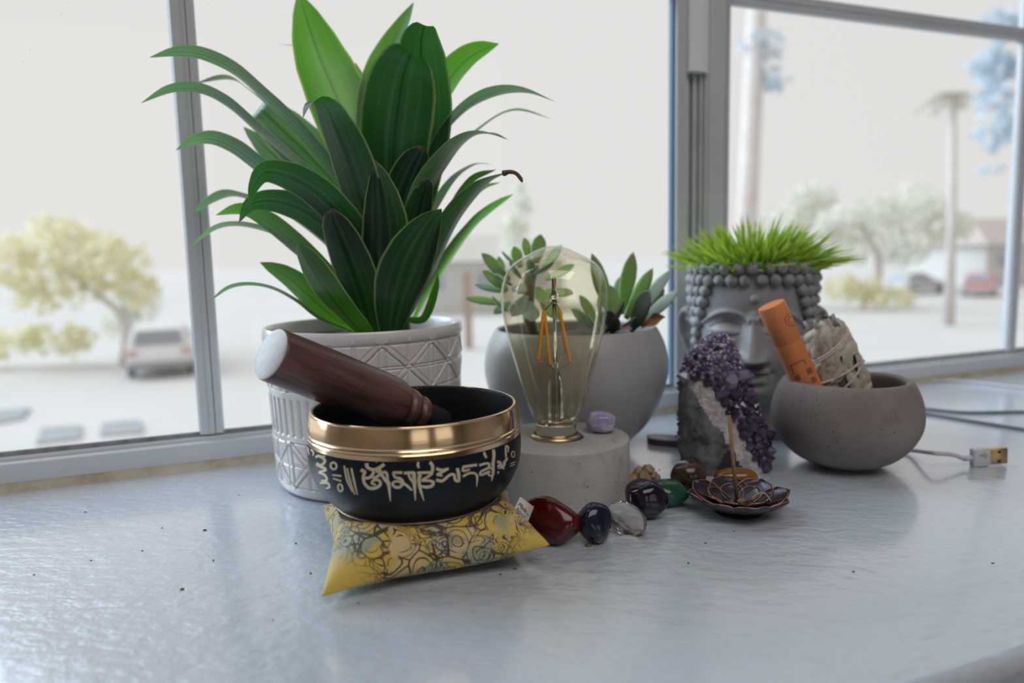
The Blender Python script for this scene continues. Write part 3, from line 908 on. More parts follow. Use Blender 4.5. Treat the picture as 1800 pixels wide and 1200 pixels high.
for i, (r, z) in enumerate(op):
    a, b = op[max(i - 1, 0)], op[min(i + 1, len(op) - 1)]
    dx, dz = b[0] - a[0], b[1] - a[1]
    l_ = math.hypot(dx, dz)
    n_.append((max(r - 0.0006 * dz / l_, 0), z + 0.0006 * dx / l_))
n_[-1] = (0, op[-1][1] - 0.0006)
bm = lathe(op + n_[::-1] + [op[0]], 96)
bmesh.ops.remove_doubles(bm, verts=bm.verts, dist=1e-6)
bmesh.ops.recalc_face_normals(bm, faces=bm.faces)
def thin_glass(name, tint, k=1.0):
    t = NT(name)
    tr = t.n.new('ShaderNodeBsdfTransparent')
    tr.inputs[0].default_value = tint + (1,)
    gl = t.n.new('ShaderNodeBsdfGlossy')
    gl.inputs['Roughness'].default_value = 0.0
    mx = t.n.new('ShaderNodeMixShader')
    t.lk(t.thin_fresnel(1.5, k), mx.inputs[0])
    t.lk(tr.outputs[0], mx.inputs[1])
    t.lk(gl.outputs[0], mx.inputs[2])
    t.lk(mx.outputs[0], t.out.inputs[0])
    return t.m
AMB = thin_glass('amber_glass', (0.995, 0.978, 0.915))
CLEARG = NT('clear_glass')
CLEARG.col((0.97, 0.96, 0.93))
CLEARG.set(Roughness=0.02, Transmission_Weight=1.0, IOR=1.46)
CLEARG = CLEARG.m
obj('glass_envelope', bm, AMB, bulb)
obj('screw_collar', lathe(bprof([(0.0118, 0.0350), (0.0121, 0.0352), (0.0121, 0.0415), (0.0125, 0.0421), (0.0125, 0.0428), (0.0119, 0.0431), (0.0108, 0.0428), (0.0104, 0.0415), (0.0103, 0.036), (0, 0.036)]), 96), NICKEL, bulb, sharp=40)
bm = lathe(bprof(smoothprof([(0.0075, 0.0405), (0.0052, 0.0430), (0.0047, 0.0500), (0.0046, 0.0610), (0.0042, 0.0680), (0.0028, 0.0730), (0.0018, 0.0760), (0.0018, 0.0800), (0, 0.0806)], 5)), 32)
obj('glass_stem', bm, CLEARG, bulb)
obj('glass_rod', tube([(0, 0, 0.0795 - BZ), (0, 0, 0.1000 - BZ), (0, 0, 0.1180 - BZ)], [0.0011, 0.0010, 0.0012], 12), CLEARG, bulb)
FIL = pm('phosphor_filament', (0.80, 0.36, 0.04), 0.5, (0.86, 0.42, 0.06), 300)
WIRE = pm('support_wire', (0.35, 0.32, 0.28), 0.3, metal=1.0)
for t0, b0 in (((-0.0065, -0.003, 0.1115), (-0.0105, -0.007, 0.0822)), ((-0.006, -0.002, 0.1110), (-0.0035, -0.0085, 0.0796)), ((0.0028, -0.003, 0.1120), (0.0085, -0.0075, 0.0806)), ((0.0034, 0.004, 0.1110), (0.0072, 0.0075, 0.0850))):
    p0, p1 = Vector(t0) - Vector((0, 0, BZ)), Vector(b0) - Vector((0, 0, BZ))
    obj('filament', tube([p0, p0.lerp(p1, .03), p0.lerp(p1, .97), p1], [0.0007, 0.00105, 0.00105, 0.0007], 10), FIL, bulb)
    obj('support_wire', tube([p0, Vector((p0.x * .35, p0.y * .4, p0.z + .004)), Vector((0, 0, 0.1165 - BZ))], 0.00025, 5), WIRE, bulb)
    bm = tube([p1, Vector((p1.x * .5, p1.y * .5, p1.z - .003)), Vector((p1.x * .15, p1.y * .15, 0.0765 - BZ)), Vector((p1.x * .18, p1.y * .15, 0.045 - BZ))], 0.00025, 5)
    obj('support_wire', bm, WIRE, bulb)
obj('glass_bead', lathe(bprof([(0, 0.1150), (0.0022, 0.1160), (0.0032, 0.1185), (0.0026, 0.1212), (0.0014, 0.1235), (0.0012, 0.1310), (0, 0.1315)]), 24), CLEARG, bulb)

# ------------------------------------------------------------------ tumbled stones
def stone_bm(dims, seed, nplanes=16, sharp=10.0, sub=4):
    rng = random.Random(seed)
    pn = []
    for i in range(nplanes):
        vv = Vector((rng.gauss(0, 1), rng.gauss(0, 1), rng.gauss(0, 1))).normalized()
        pn.append((vv, rng.uniform(0.78, 1.0)))
    bm = bmesh.new()
    bmesh.ops.create_icosphere(bm, subdivisions=sub, radius=1)
    for q in bm.verts:
        d = q.co.normalized()
        s = 0.0
        for nn, h in pn:
            c = d.dot(nn)
            if c > 0.05:
                s += (c / h) ** sharp
        s += 1.0
        r = s ** (-1 / sharp)
        q.co = Vector((d.x * r * dims[0], d.y * r * dims[1], d.z * r * dims[2]))
    return bm
def stone(name, px, size, seed, mat, label, cat='stone', rz=0.0, tilt=(0, 0), z0=0.0, planes=16, sharp=10, group='tumbled stones around the lamp base', smooth=True):
    """px: picture point and height of its centre; sits on the surface at z0"""
    bm = stone_bm(size, seed, planes, sharp)
    M = Matrix.Rotation(rz, 3, 'Z') @ Matrix.Rotation(tilt[0], 3, 'X') @ Matrix.Rotation(tilt[1], 3, 'Y')
    bmesh.ops.transform(bm, matrix=M.to_4x4(), verts=bm.verts)
    lo = min(v.co.z for v in bm.verts)
    bmesh.ops.translate(bm, verts=bm.verts, vec=(0, 0, -lo))
    c = G(px[0], px[1], px[2])
    o = obj(name, bm, mat, loc=(c.x, c.y, z0), smooth=smooth)
    return tag(o, label, cat, group)
RED = m_stone('red_jasper', [(0.3, (0.035, 0.003, 0.003)), (0.55, (0.085, 0.006, 0.005)), (0.75, (0.26, 0.03, 0.010))], 30, 0.14, dist=0.6)
BLUE = m_stone('blue_sodalite', [(0.0, (0.004, 0.006, 0.018)), (0.55, (0.007, 0.013, 0.035)), (0.62, (0.05, 0.06, 0.10)), (0.68, (0.42, 0.33, 0.29))], 55, 0.12)
PURP = m_stone('purple_amethyst_polished', [(0.3, (0.006, 0.005, 0.012)), (0.6, (0.018, 0.010, 0.030)), (0.8, (0.06, 0.022, 0.075))], 60, 0.1)
GRN = m_stone('green_aventurine', [(0.3, (0.010, 0.045, 0.030)), (0.7, (0.028, 0.105, 0.065))], 80, 0.14)
TIG = m_stone('brown_tiger_eye', [(0.35, (0.018, 0.010, 0.010)), (0.6, (0.08, 0.04, 0.025)), (0.8, (0.26, 0.15, 0.07))], 50, 0.16, vec=(1, 1, 4))
CIT = m_stone('honey_agate', [(0.3, (0.16, 0.06, 0.012)), (0.7, (0.34, 0.17, 0.04))], 40, 0.1, trans=0.25)
QTZ = NT('clear_quartz')
QTZ.col(QTZ.ramp(QTZ.noise(120, 5, 0.7), [(0.45, (0.92, 0.86, 0.84)), (0.8, (0.98, 0.96, 0.95))]))
QTZ.set(Roughness=0.03, Transmission_Weight=0.95, IOR=1.25)
QTZ = QTZ.m
PALE = NT('pale_amethyst')
PALE.col(PALE.ramp(PALE.noise(120, 4, 0.7), [(0.35, (0.46, 0.36, 0.74)), (0.7, (0.86, 0.80, 0.95))]))
PALE.set(Roughness=0.08, Transmission_Weight=0.45, IOR=1.45)
PALE = PALE.m
stone('red_stone', (968, 926, .007), (0.0185, 0.0115, 0.0120), 11, RED, 'polished dark red stone against the yellow cushion', rz=-0.62, tilt=(0, .22), planes=12)
stone('blue_stone', (1046, 926, .008), (0.0106, 0.0102, 0.0108), 23, BLUE, 'polished navy blue stone with beige patches', rz=0.4, planes=18)
stone('clear_stone', (1101, 914, .007), (0.0115, 0.0085, 0.0092), 31, QTZ, 'clear colourless polished quartz stone', rz=-0.5, tilt=(0, .25), planes=14, sharp=12)
stone('purple_stone', (1133, 883, .0085), (0.0135, 0.0100, 0.0108), 47, PURP, 'polished blackish purple stone beside the green stone', rz=-0.5, tilt=(0.1, .35), planes=13)
stone('green_stone', (1176, 866, .0075), (0.0130, 0.0098, 0.0086), 53, GRN, 'polished green stone between the purple and brown stones', rz=0.15, planes=12)
stone('brown_stone', (1208, 838, .009), (0.0112, 0.0105, 0.0102), 61, TIG, 'polished dark brown banded stone beside the purple crystal cluster', rz=-0.4, tilt=(0, .15), planes=10, sharp=14)
bm = bmesh.new()
bmesh.ops.create_uvsphere(bm, u_segments=32, v_segments=20, radius=1)
for q in bm.verts:
    s_ = lambda x, e: math.copysign(abs(x) ** e, x)
    q.co = Vector((s_(q.co.x, .75) * 0.0132, s_(q.co.y, .85) * 0.0072, s_(q.co.z, .85) * 0.0066 + 0.0066))
c = G(1297, 845, .0066)
tag(obj('honey_stone', bm, CIT, loc=(c.x, c.y + .004, 0)), 'honey brown capsule shaped stone behind the metal lotus', 'stone', 'tumbled stones around the lamp base')
stone('pale_purple_crystal', (1057, 742, .0405), (0.0105, 0.0078, 0.0068), 77, PALE, 'pale lilac glassy crystal on top of the concrete lamp base', 'crystal', rz=-0.1, tilt=(0.1, .1), z0=0.0341, planes=13, sharp=60, group=None, smooth=False)
# dried seed pod between lamp base and green stone
POD = pm('dried_pod', (0.20, 0.13, 0.075), 0.8, (0.46, 0.34, 0.22), 130, bump=0.5, bscale=400)
pc = G(1133, 845, .005)
pod = empty('dried_flower', (pc.x, pc.y + .006, 0), 'curled dry tan flower head behind the purple stone', 'dried flower')
for k, (dx, dy, dz, s_, az) in enumerate([(-.007, 0, .0045, .0062, .3), (.001, -.001, .0060, .0066, 1.2), (.003, .001, .0095, .0052, 2.2), (-.002, .004, .0070, .0055, 3.0), (.008, .002, .0045, .0048, .8), (.006, 0, .0070, .0040, 4.2)]):
    bm = stone_bm((s_, s_ * .7, s_ * .55), 90 + k, 8, 8, 3)
    for q in bm.verts:
        q.co += q.co.normalized() * 0.0007 * sin(q.co.x * 2400 + k)
    o = obj('petal', bm, POD, pod, loc=(dx, dy, dz))
    o.rotation_euler = (az * .5, az * .3, az)

# ------------------------------------------------------------------ cushion
BC = Vector((-0.0490, 0.3545, 0))      # singing bowl axis
BZ0 = 0.0195                           # its underside
def cushion():
    c = [G(565, 1049, .005), G(966, 957, .0125), G(893, 864, .0175), G(566, 889, .0195)]   # front left, front right, back right, back left
    N = 96
    ctr = sum(c, Vector()) / 4
    V, col = [], []
    def pt(s, t, side):
        a, b = (s + 1) / 2, (t + 1) / 2
        # edges pulled in between the four pointed corners
        p = (c[0] * (1 - a) + c[1] * a) * (1 - b) + (c[3] * (1 - a) + c[2] * a) * b
        pull = 0.11 * ((1 - s * s) * abs(t) ** 3 + (1 - t * t) * abs(s) ** 3)
        p = p.lerp(Vector((ctr.x, ctr.y, p.z)), pull)
        e = max((1 - s * s) * (1 - t * t), 0) ** 0.42
        seam = p.z * (abs(s) * abs(t)) ** 1.5 + 0.0125 * (1 - (abs(s) * abs(t)) ** 1.5)
        wr = fbm(Vector((p.x * 70, p.y * 70, side * 3.0)), 3) * 0.0012 * e
        if side > 0:
            z = seam + 0.0205 * e + wr
            r = math.hypot(p.x - BC.x, p.y - BC.y)
            # the bowl presses a dent
            bw = float(np.interp(r, [0, .030, .0335, .0372, .0415, .0462, .050, .056], [.0191, .0192, .0196, .0208, .0240, .0300, .037, .05]))
            z = min(z, bw)
            z = max(z, seam * .5 + 0.001)
        else:
            z = max(seam - 0.0125 * e - wr, 0.0)
        return Vector((p.x, p.y, z))
    for side in (1, -1):
        for j in range(N + 1):
            for i in range(N + 1):
                s, t = sin((i / N - .5) * PI), sin((j / N - .5) * PI)
                V.append(pt(s, t, side))
                cn = max(0.0, 1 - (abs(s + 1) + abs(t + 1)) * 2.1)
                cn = max(cn, 0.8 * max(0.0, 1 - (abs(s - 1) + abs(t + 1)) * 2.6))
                col.append(min(1.0, cn * 2.2))
    n2 = (N + 1) ** 2
    Fc = grid_faces(N + 1, N + 1)
    Fc += [tuple(n2 + q for q in reversed(f_)) for f_ in Fc]
    return V, Fc, col, pt, c
v, f, colr, cpt, cc = cushion()
co = Vector((-0.043, 0.338, 0))
cush = empty('cushion', co, 'small yellow brocade cushion under the black singing bowl', 'cushion')
o = pyobj('cover', [p - co for p in v], f, m_brocade(), cush)
at_ = o.data.color_attributes.new('plain', 'FLOAT_COLOR', 'POINT')
for i, q in enumerate(colr):
    at_.data[i].color = (q, q, q, 1)
bmw = bmesh.new()
bmw.from_mesh(o.data)
bmesh.ops.remove_doubles(bmw, verts=bmw.verts, dist=2e-5)
bmesh.ops.recalc_face_normals(bmw, faces=bmw.faces)
bmw.to_mesh(o.data)
bmw.free()
THREAD = pm('dark_thread', (0.10, 0.05, 0.02), 0.7)
seam_pts = [cpt(sin((i / 60 - .5) * PI) * .985, -1, 1) for i in range(2, 59)]
bm = bmesh.new()
for i in range(0, len(seam_pts) - 1):
    a, b = seam_pts[i], seam_pts[i + 1]
    out = Vector((0.3, -1, 0)) * 0.0005
    tube([a + out, b + out], 0.00028, 5, bm)
obj('seam', bm, THREAD, cush)
# the little white care tag on the right edge
TAGM = pm('tag_cloth', (0.72, 0.70, 0.68), 0.7)
tg = [D(905, 893, .3455), D(927, 918, .3400), D(938, 890, .3420), D(915, 873, .3475)]
ou = (tg[1] - tg[0]).cross(tg[3] - tg[0]).normalized()
if ou.y > 0:
    ou = -ou
V, nn = [], 12
for j in range(nn + 1):
    for i in range(9):
        a, b = i / 8, j / nn
        p = (tg[0] * (1 - a) + tg[1] * a) * (1 - b) + (tg[3] * (1 - a) + tg[2] * a) * b
        p = p - ou * 0.0012 * sin(a * PI) - ou * 0.0006
        V.append(p)
V2 = [p + ou * 0.0012 for p in V]
n1_ = len(V)
Fc = grid_faces(9, nn + 1)
F2 = [tuple(reversed([q + n1_ for q in f_])) for f_ in Fc]
rim_ = []
edge_ = [i for i in range(9)] + [9 * j + 8 for j in range(1, nn + 1)] + [9 * nn + i for i in range(7, -1, -1)] + [9 * j for j in range(nn - 1, 0, -1)]
for a, b in zip(edge_, edge_[1:] + edge_[:1]):
    rim_.append((a, b, b + n1_, a + n1_))
ct = pyobj('care_tag', [p - co for p in V + V2], Fc + F2 + rim_, TAGM, cush, sharp=40)
INK = pm('dark_ink', (0.02, 0.015, 0.03), 0.7)
def text_mesh(body, size=1.0, align='CENTER', res=3):
    cu = bpy.data.curves.new('txt', 'FONT')
    cu.body = body
    cu.size = size
    cu.align_x = align
    cu.align_y = 'CENTER'
    cu.resolution_u = res
    ob = bpy.data.objects.new('txt', cu)
    COL.objects.link(ob)
    dg = bpy.context.evaluated_depsgraph_get()
    me = bpy.data.meshes.new_from_object(ob.evaluated_get(dg))
    bpy.data.objects.remove(ob)
    bpy.data.curves.remove(cu)
    return me
me = text_mesh('Made in\nNepal', 1.0)
ks = 0.80 * (tg[1] - tg[0]).length / max(max(q.co.x for q in me.vertices) - min(q.co.x for q in me.vertices), 1e-6)
for q in me.vertices:
    q.co *= ks
ex = (tg[1] - tg[0]).normalized()
ey = ((tg[3] - tg[0]) - ex * (tg[3] - tg[0]).dot(ex)).normalized()
mid = (tg[0] + tg[1]) / 2 * .72 + (tg[2] + tg[3]) / 2 * .28
for q in me.vertices:
    a = q.co.x
    # printed on the front face, following its bulge
    q.co = mid + ex * q.co.x + ey * q.co.y + ou * (0.0010 - 0.0012 * cos(min(max(a / (tg[1] - tg[0]).length, -.5), .5) * PI)) - co
link('lettering', me, INK, cush)

# ------------------------------------------------------------------ singing bowl
bowl = empty('singing_bowl', BC + Vector((0, 0, BZ0)), 'black singing bowl with a bronze rim and gold mantra script on a yellow cushion', 'bowl')
def rel(pts):
    return [(r, z - BZ0) for r, z in pts]
bandp = [(0.0497, 0.0727), (0.0502, 0.0726), (0.0506, 0.0718), (0.0514, 0.0660), (0.0517, 0.0632), (0.05155, 0.0629), (0.05155, 0.0625), (0.0519, 0.0621), (0.0520, 0.0613), (0.05185, 0.0610), (0.05185, 0.0607), (0.0521, 0.0603), (0.0521, 0.0583), (0.0518, 0.0580)]
bodyp = smoothprof([(0.0519, 0.0581), (0.0523, 0.0540), (0.0522, 0.0490), (0.0515, 0.0440), (0.0496, 0.0385), (0.0462, 0.0325), (0.0415, 0.0275), (0.0372, 0.0242)], 6)
footp = [(0.0372, 0.0242), (0.0374, 0.0238), (0.0372, 0.0233), (0.0355, 0.0226), (0.0357, 0.0221), (0.0354, 0.0216), (0.0330, 0.0205), (0.0300, 0.0198), (0.0260, 0.0195), (0, 0.0195)]
inp = [(0.0497, 0.0727), (0.0490, 0.0725), (0.0485, 0.0716), (0.0487, 0.0640), (0.0492, 0.0560), (0.0488, 0.0470), (0.0466, 0.0380), (0.0420, 0.0305), (0.0340, 0.0250), (0.0200, 0.0230), (0, 0.0228)]
BLK = NT('bowl_black_lacquer')
BLK.col(BLK.ramp(BLK.noise(60, 4, 0.6), [(0.3, (0.004, 0.007, 0.011)), (0.75, (0.008, 0.013, 0.020))]))
BLK.set(Roughness=0.36, Specular_IOR_Level=0.25)
BLK.bump(BLK.noise(500, 2), 0.12, 0.0003)
BLK = BLK.m
INLAY = pm('gold_inlay', (0.62, 0.50, 0.33), 0.42, (0.74, 0.63, 0.46), 200, metal=0.35)
BIN = pm('bowl_inside_black', (0.006, 0.007, 0.008), 0.5, (0.010, 0.011, 0.013), 50)
body = obj('body', lathe(rel(bodyp), 160), BLK, bowl)
obj('rim_band', lathe(rel(bandp), 160), GOLD, bowl, sharp=30)
obj('inside', lathe(rel(smoothprof(inp, 4)), 128), BIN, bowl)
obj('foot', lathe(rel(footp), 128), pm('foot_worn_gold', (0.012, 0.013, 0.016), 0.4, (0.62, 0.45, 0.16), 70, metal=0.6), bowl)
obj('rim_lip', lathe(rel([(0.0485, 0.0716), (0.0490, 0.07255), (0.0497, 0.07275), (0.0502, 0.07265), (0.0506, 0.0718), (0.0497, 0.0722)]), 160), GOLD, bowl)

for r, z in ((0.0388, 0.0250), (0.0402, 0.0260)):
    bm = lathe([(r - .0004, z - BZ0 + .0002), (r + .0002, z - BZ0 - .0004), (r + .0007, z - BZ0), (r + .0004, z - BZ0 + .0006), (r - .0004, z - BZ0 + .0002)], 128)
    obj('gold_line', bm, INLAY, bowl)

def bvh_of(objs):
    V, P = [], []
    for o in objs:
        off = len(V)
        M = Matrix.Translation(o.parent.location) @ o.matrix_basis if o.parent else o.matrix_basis
        V += [M @ q.co for q in o.data.vertices]
        P += [tuple(off + k for k in p.vertices) for p in o.data.polygons]
    return BVHTree.FromPolygons(V, P)
def surf(bvh, x, y, lift):
    hit, nrm, _, _ = bvh.ray_cast(CAM, ray(x, y).normalized())
    if hit is None:
        return None
    if nrm.dot(ray(x, y)) > 0:
        nrm = -nrm
    return hit + nrm * lift
def strokes(name, bvh, lines, mat, parent, lift=0.00012, closed=False):
    """painted strokes laid on a real surface; every line: ([points], width or widths)"""
    bm = bmesh.new()
    for pts, wd_ in lines:
        P = [Vector((p[0], p[1], 0)) for p in pts]
        Q = catmull(P, 5) if len(P) > 2 else [P[0].lerp(P[1], k / 6) for k in range(7)]
        n = len(Q)
        ws = [np.interp(i / (n - 1), np.linspace(0, 1, len(wd_)), wd_) for i in range(n)] if isinstance(wd_, (list, tuple)) else [wd_] * n
        prev = None
        for i, q in enumerate(Q):
            T = (Q[min(i + 1, n - 1)] - Q[max(i - 1, 0)])
            T = T.normalized() if T.length > 1e-9 else Vector((1, 0, 0))
            s_ = Vector((-T.y, T.x, 0)) * ws[i] / 2
            a, b = surf(bvh, q.x + s_.x, q.y + s_.y, lift), surf(bvh, q.x - s_.x, q.y - s_.y, lift)
            if a is None or b is None or (a - b).length > 0.006:
                prev = None
                continue
            a, b = bm.verts.new(a - parent.location), bm.verts.new(b - parent.location)
            if prev:
                bm.faces.new((prev[0], a, b, prev[1]))
            prev = (a, b)
    bmesh.ops.recalc_face_normals(bm, faces=bm.faces)
    return obj(name, bm, mat, parent)
bvb = bvh_of([body])
K = 400 / 1714
def cb(*pts):
    return [(530 + x * K, 650 + y * K) for x, y in pts]
def ring(cx, cy, rx, ry, rot=0, n=14):
    return [(cx + rx * cos(2 * PI * k / n) * cos(rot) - ry * sin(2 * PI * k / n) * sin(rot), cy + rx * cos(2 * PI * k / n) * sin(rot) + ry * sin(2 * PI * k / n) * cos(rot)) for k in range(n + 1)]
w_ = lambda *a: [q * K for q in a]
GL = [
 [(cb((567, 652), (560, 672), (566, 698)), w_(10, 26, 8)), (cb((490, 702), (500, 735), (545, 750), (592, 732), (632, 702)), w_(30, 24, 22, 24, 26)),
  (cb((447, 752), (478, 768), (466, 800), (492, 814), (528, 800), (546, 764)), w_(26, 24, 20, 22, 24, 22)), (cb((560, 762), (596, 772), (574, 800), (536, 816)), w_(18, 22, 20, 18)),
  (cb((466, 806), (474, 850), (508, 886), (556, 888), (594, 862), (584, 830), (545, 830), (530, 852), (560, 864)), w_(24, 22, 24, 24, 22, 20, 18, 16, 14)),
  (cb((584, 740), (606, 790), (636, 832), (656, 856), (670, 988)), w_(24, 24, 26, 30, 6)), (cb((612, 768), (642, 778), (652, 846)), w_(22, 20, 16))],
 [(cb((688, 772), (760, 772)), w_(20, 22)), (cb((690, 772), (704, 806), (744, 818), (764, 846), (742, 880), (704, 880), (686, 856), (710, 838), (752, 846), (792, 868), (832, 906)), w_(18, 18, 22, 22, 22, 20, 18, 16, 18, 20, 16)),
  (cb((772, 775), (850, 772)), w_(22, 22)), (cb((846, 768), (850, 850), (858, 982)), w_(26, 30, 6)), (cb((805, 786), (822, 820), (850, 860)), w_(18, 18, 14))],
 [(cb((884, 738), (876, 706), (910, 686), (958, 690), (986, 722), (984, 770)), w_(16, 18, 22, 24, 24, 22)), (cb((872, 774), (990, 770)), w_(20, 20)),
  (cb((894, 786), (884, 830), (896, 900), (922, 984)), w_(26, 26, 22, 5)), (cb((986, 776), (950, 804), (906, 832), (950, 832), (990, 842), (984, 870), (940, 882), (898, 872)), w_(20, 20, 16, 18, 22, 22, 22, 14))],
 [(cb((1014, 742), (1056, 754), (1108, 742)), w_(22, 20, 18)), (cb((1108, 742), (1060, 768), (1020, 788), (1062, 794)), w_(16, 18, 16, 16)), (cb((1014, 826), (1060, 834), (1116, 790), (1150, 790), (1156, 826), (1184, 838)), w_(22, 22, 20, 20, 20, 22)),
  (cb((1172, 738), (1184, 790), (1186, 842)), w_(24, 24, 16))],
 [(cb((1212, 730), (1264, 722), (1322, 714)), w_(20, 20, 20)), (cb((1218, 730), (1216, 760), (1268, 748)), w_(18, 18, 14)), (cb((1214, 802), (1258, 778), (1304, 778), (1322, 806), (1318, 878)), w_(18, 18, 18, 18, 5))],
 [(cb((1392, 662), (1376, 624), (1398, 592), (1432, 590), (1448, 626), (1442, 706)), w_(18, 20, 22, 22, 24, 22)), (cb((1338, 718), (1376, 706), (1410, 706), (1406, 736), (1352, 764), (1346, 790), (1384, 778), (1420, 762)), w_(18, 18, 18, 18, 16, 16, 18, 18)), (cb((1404, 726), (1424, 740), (1444, 742)), w_(12, 12, 12)),
  (cb((1440, 690), (1442, 770), (1430, 838)), w_(24, 22, 5)), (cb((1392, 764), (1412, 790), (1436, 800)), w_(16, 16, 12))],
 [(cb((1472, 690), (1496, 700), (1484, 732), (1520, 722), (1530, 690), (1552, 664)), w_(20, 24, 24, 22, 22, 12)), (cb((1540, 668), (1536, 610), (1540, 572), (1556, 584), (1552, 620)), w_(14, 14, 14, 14, 10)), (cb((1500, 716), (1526, 748)), w_(22, 10)), (cb((1482, 762), (1478, 780)), w_(16, 12))],
 [(cb(*ring(1592, 634, 12, 22)), 8 * K), (cb((1572, 706), (1610, 690)), 7 * K), (cb((1568, 726), (1606, 708)), 7 * K)],
 [(cb((322, 720), (344, 828), (384, 918)), w_(12, 16, 8)), (cb((344, 738), (366, 832), (402, 938)), w_(12, 16, 8)), (cb((376, 738), (396, 832), (422, 938)), w_(14, 18, 8))],
 [(cb(*ring(243, 722, 22, 26, -.3)), 15 * K), (cb((234, 790), (302, 798)), 13 * K), (cb((238, 816), (302, 836)), 13 * K), (cb(*ring(293, 886, 17, 27, -.2)), 14 * K)],
 [(cb((142, 604), (164, 590), (184, 618), (172, 650), (146, 654)), w_(16, 18, 20, 18, 14)), (cb((106, 656), (136, 648), (178, 682), (150, 716), (114, 700)), w_(18, 20, 22, 20, 14)), (cb((110, 712), (150, 728), (184, 752), (132, 768)), w_(16, 22, 20, 14)),
  (cb((130, 770), (176, 790), (192, 828), (150, 832)), w_(16, 18, 18, 14)), (cb((140, 850), (196, 850), (212, 880), (186, 892)), w_(16, 18, 16, 12))],
 [(cb((62, 542), (84, 560), (74, 596), (92, 622), (86, 648)), w_(12, 14, 14, 12, 8)), (cb((48, 560), (52, 600), (60, 640)), w_(8, 10, 8))],
]
for g in GL:
    strokes('glyph', bvb, g, INLAY, bowl)

# ------------------------------------------------------------------ mallet
A_, B_ = D(745, 728, .385), D(476, 622, .322)
ax = (B_ - A_).normalized()
Lm = (B_ - A_).length
mal = empty('mallet', A_, 'dark brown turned wooden mallet resting in the singing bowl', 'mallet')
Q_ = Vector((0, 0, 1)).rotation_difference(ax).to_matrix().to_4x4()
def along(bm):
    bmesh.ops.transform(bm, matrix=Q_, verts=bm.verts)
    return bm
WOOD = m_wood()
hp = smoothprof([(0.0040, -0.0005), (0.0052, 0.0), (0.0080, 0.0012), (0.0092, 0.0036), (0.0088, 0.0062), (0.0074, 0.0076), (0.0076, 0.0086), (0.0098, 0.0100), (0.0106, 0.0126), (0.0102, 0.0150), (0.0088, 0.0164), (0.0092, 0.0172), (0.0118, 0.0200), (0.0128, 0.0240), (0.0131, 0.0320)], 4)
hp += [(0.0130, Lm * .6), (0.0124, Lm - 0.002), (0.0122, Lm - 0.0006), (0.0117, Lm), (0, Lm)]
hp = [(0, -0.0005)] + hp
# the grain runs along the local axis, so the part keeps its own rotation
o = obj('handle', lathe(hp, 64), WOOD, mal, sharp=50)
o.matrix_basis = Q_
o = obj('end_face', lathe([(0.0119, Lm + .00005), (0.0100, Lm + 0.0004), (0, Lm + 0.0004)], 64), pm('mallet_end_grain', (0.26, 0.22, 0.21), 0.3, (0.34, 0.29, 0.27), 300), mal)
o.matrix_basis = Q_
o = obj('leather_tip', lathe(smoothprof([(0, -0.0165), (0.0050, -0.0158), (0.0066, -0.0140), (0.0070, -0.006), (0.0066, 0.0005)], 4), 32), pm('black_leather', (0.010, 0.012, 0.013), 0.8, bump=0.4, bscale=600), mal)
o.matrix_basis = Q_

# ------------------------------------------------------------------ amethyst cluster
GC = Vector((0.1400, 0.4735, 0))
geo = empty('amethyst_cluster', GC, 'tall purple amethyst crystal cluster with white band and grey rock side', 'crystal')
GZ = [0, .012, .027, .047, .063, .075, .084, .089]
GXC = [.0005, -.0008, -.0028, -.0062, -.0080, -.0075, -.0052, -.0040]
GW = [.0275, .0290, .0272, .0236, .0205, .0170, .0110, .0050]
GD = [.0180, .0185, .0175, .0160, .0145, .0125, .0090, .0045]
def gpt(a, z):
    xc, wx, dy = np.interp(z, GZ, GXC), np.interp(z, GZ, GW), np.interp(z, GZ, GD)
    ca, sa = cos(a), sin(a)
    e = 0.8
    p = Vector((xc + wx * math.copysign(abs(ca) ** e, ca), dy * math.copysign(abs(sa) ** e, sa) + 0.06 * (z - .03), z))
    n = fbm(Vector((p.x * 90, p.y * 90, p.z * 90 + 4)), 4)
    k = 1 + 0.05 * n
    return Vector((xc + (p.x - xc) * k, p.y * k, p.z))
def gzone(p):
    """0 grey rock, 1 white quartz, 2 purple crystal; the boundary runs diagonally across the front"""
    s = p.x - (-0.0245 + (0.056 - p.z) * 0.60)
    s += 0.003 * noise.noise(Vector((p.x * 120, p.y * 120, p.z * 120)))
    if p.z > 0.061:
        return 2
    if s > 0.0125:
        return 2
    if s > 0.0005:
        return 1
    if p.z < 0.017 + 0.0015 * noise.noise(Vector((p.x * 200, p.z * 200, 0))) and p.x > -0.012 + p.z * .45:
        return 3
    return 0
NA, NZ = 120, 90
V = []
for j in range(NZ):
    for i in range(NA):
        V.append(gpt(2 * PI * i / NA, 0.0895 * j / (NZ - 1)))
Fc = grid_faces(NA, NZ, True) + [tuple(reversed(range(NA))), tuple(range((NZ - 1) * NA, NZ * NA))]
ROCK = NT('grey_matrix_rock')
ROCK.col(ROCK.ramp(ROCK.noise(55, 5, 0.65), [(0.36, (0.018, 0.017, 0.022)), (0.46, (0.10, 0.10, 0.11)), (0.62, (0.17, 0.165, 0.18)), (0.72, (0.34, 0.31, 0.40))]))
ROCK.set(Roughness=0.7)
ROCK.bump(ROCK.noise(300, 4), 0.6, 0.001)
ROCK = ROCK.m
WHQ = NT('white_quartz_band')
WHQ.col(WHQ.ramp(WHQ.noise(160, 5, 0.7), [(0.3, (0.22, 0.19, 0.21)), (0.65, (0.58, 0.54, 0.53))]))
WHQ.set(Roughness=0.35)
WHQ.bump(WHQ.noise(420, 3), 0.8, 0.0015)
WHQ = WHQ.m
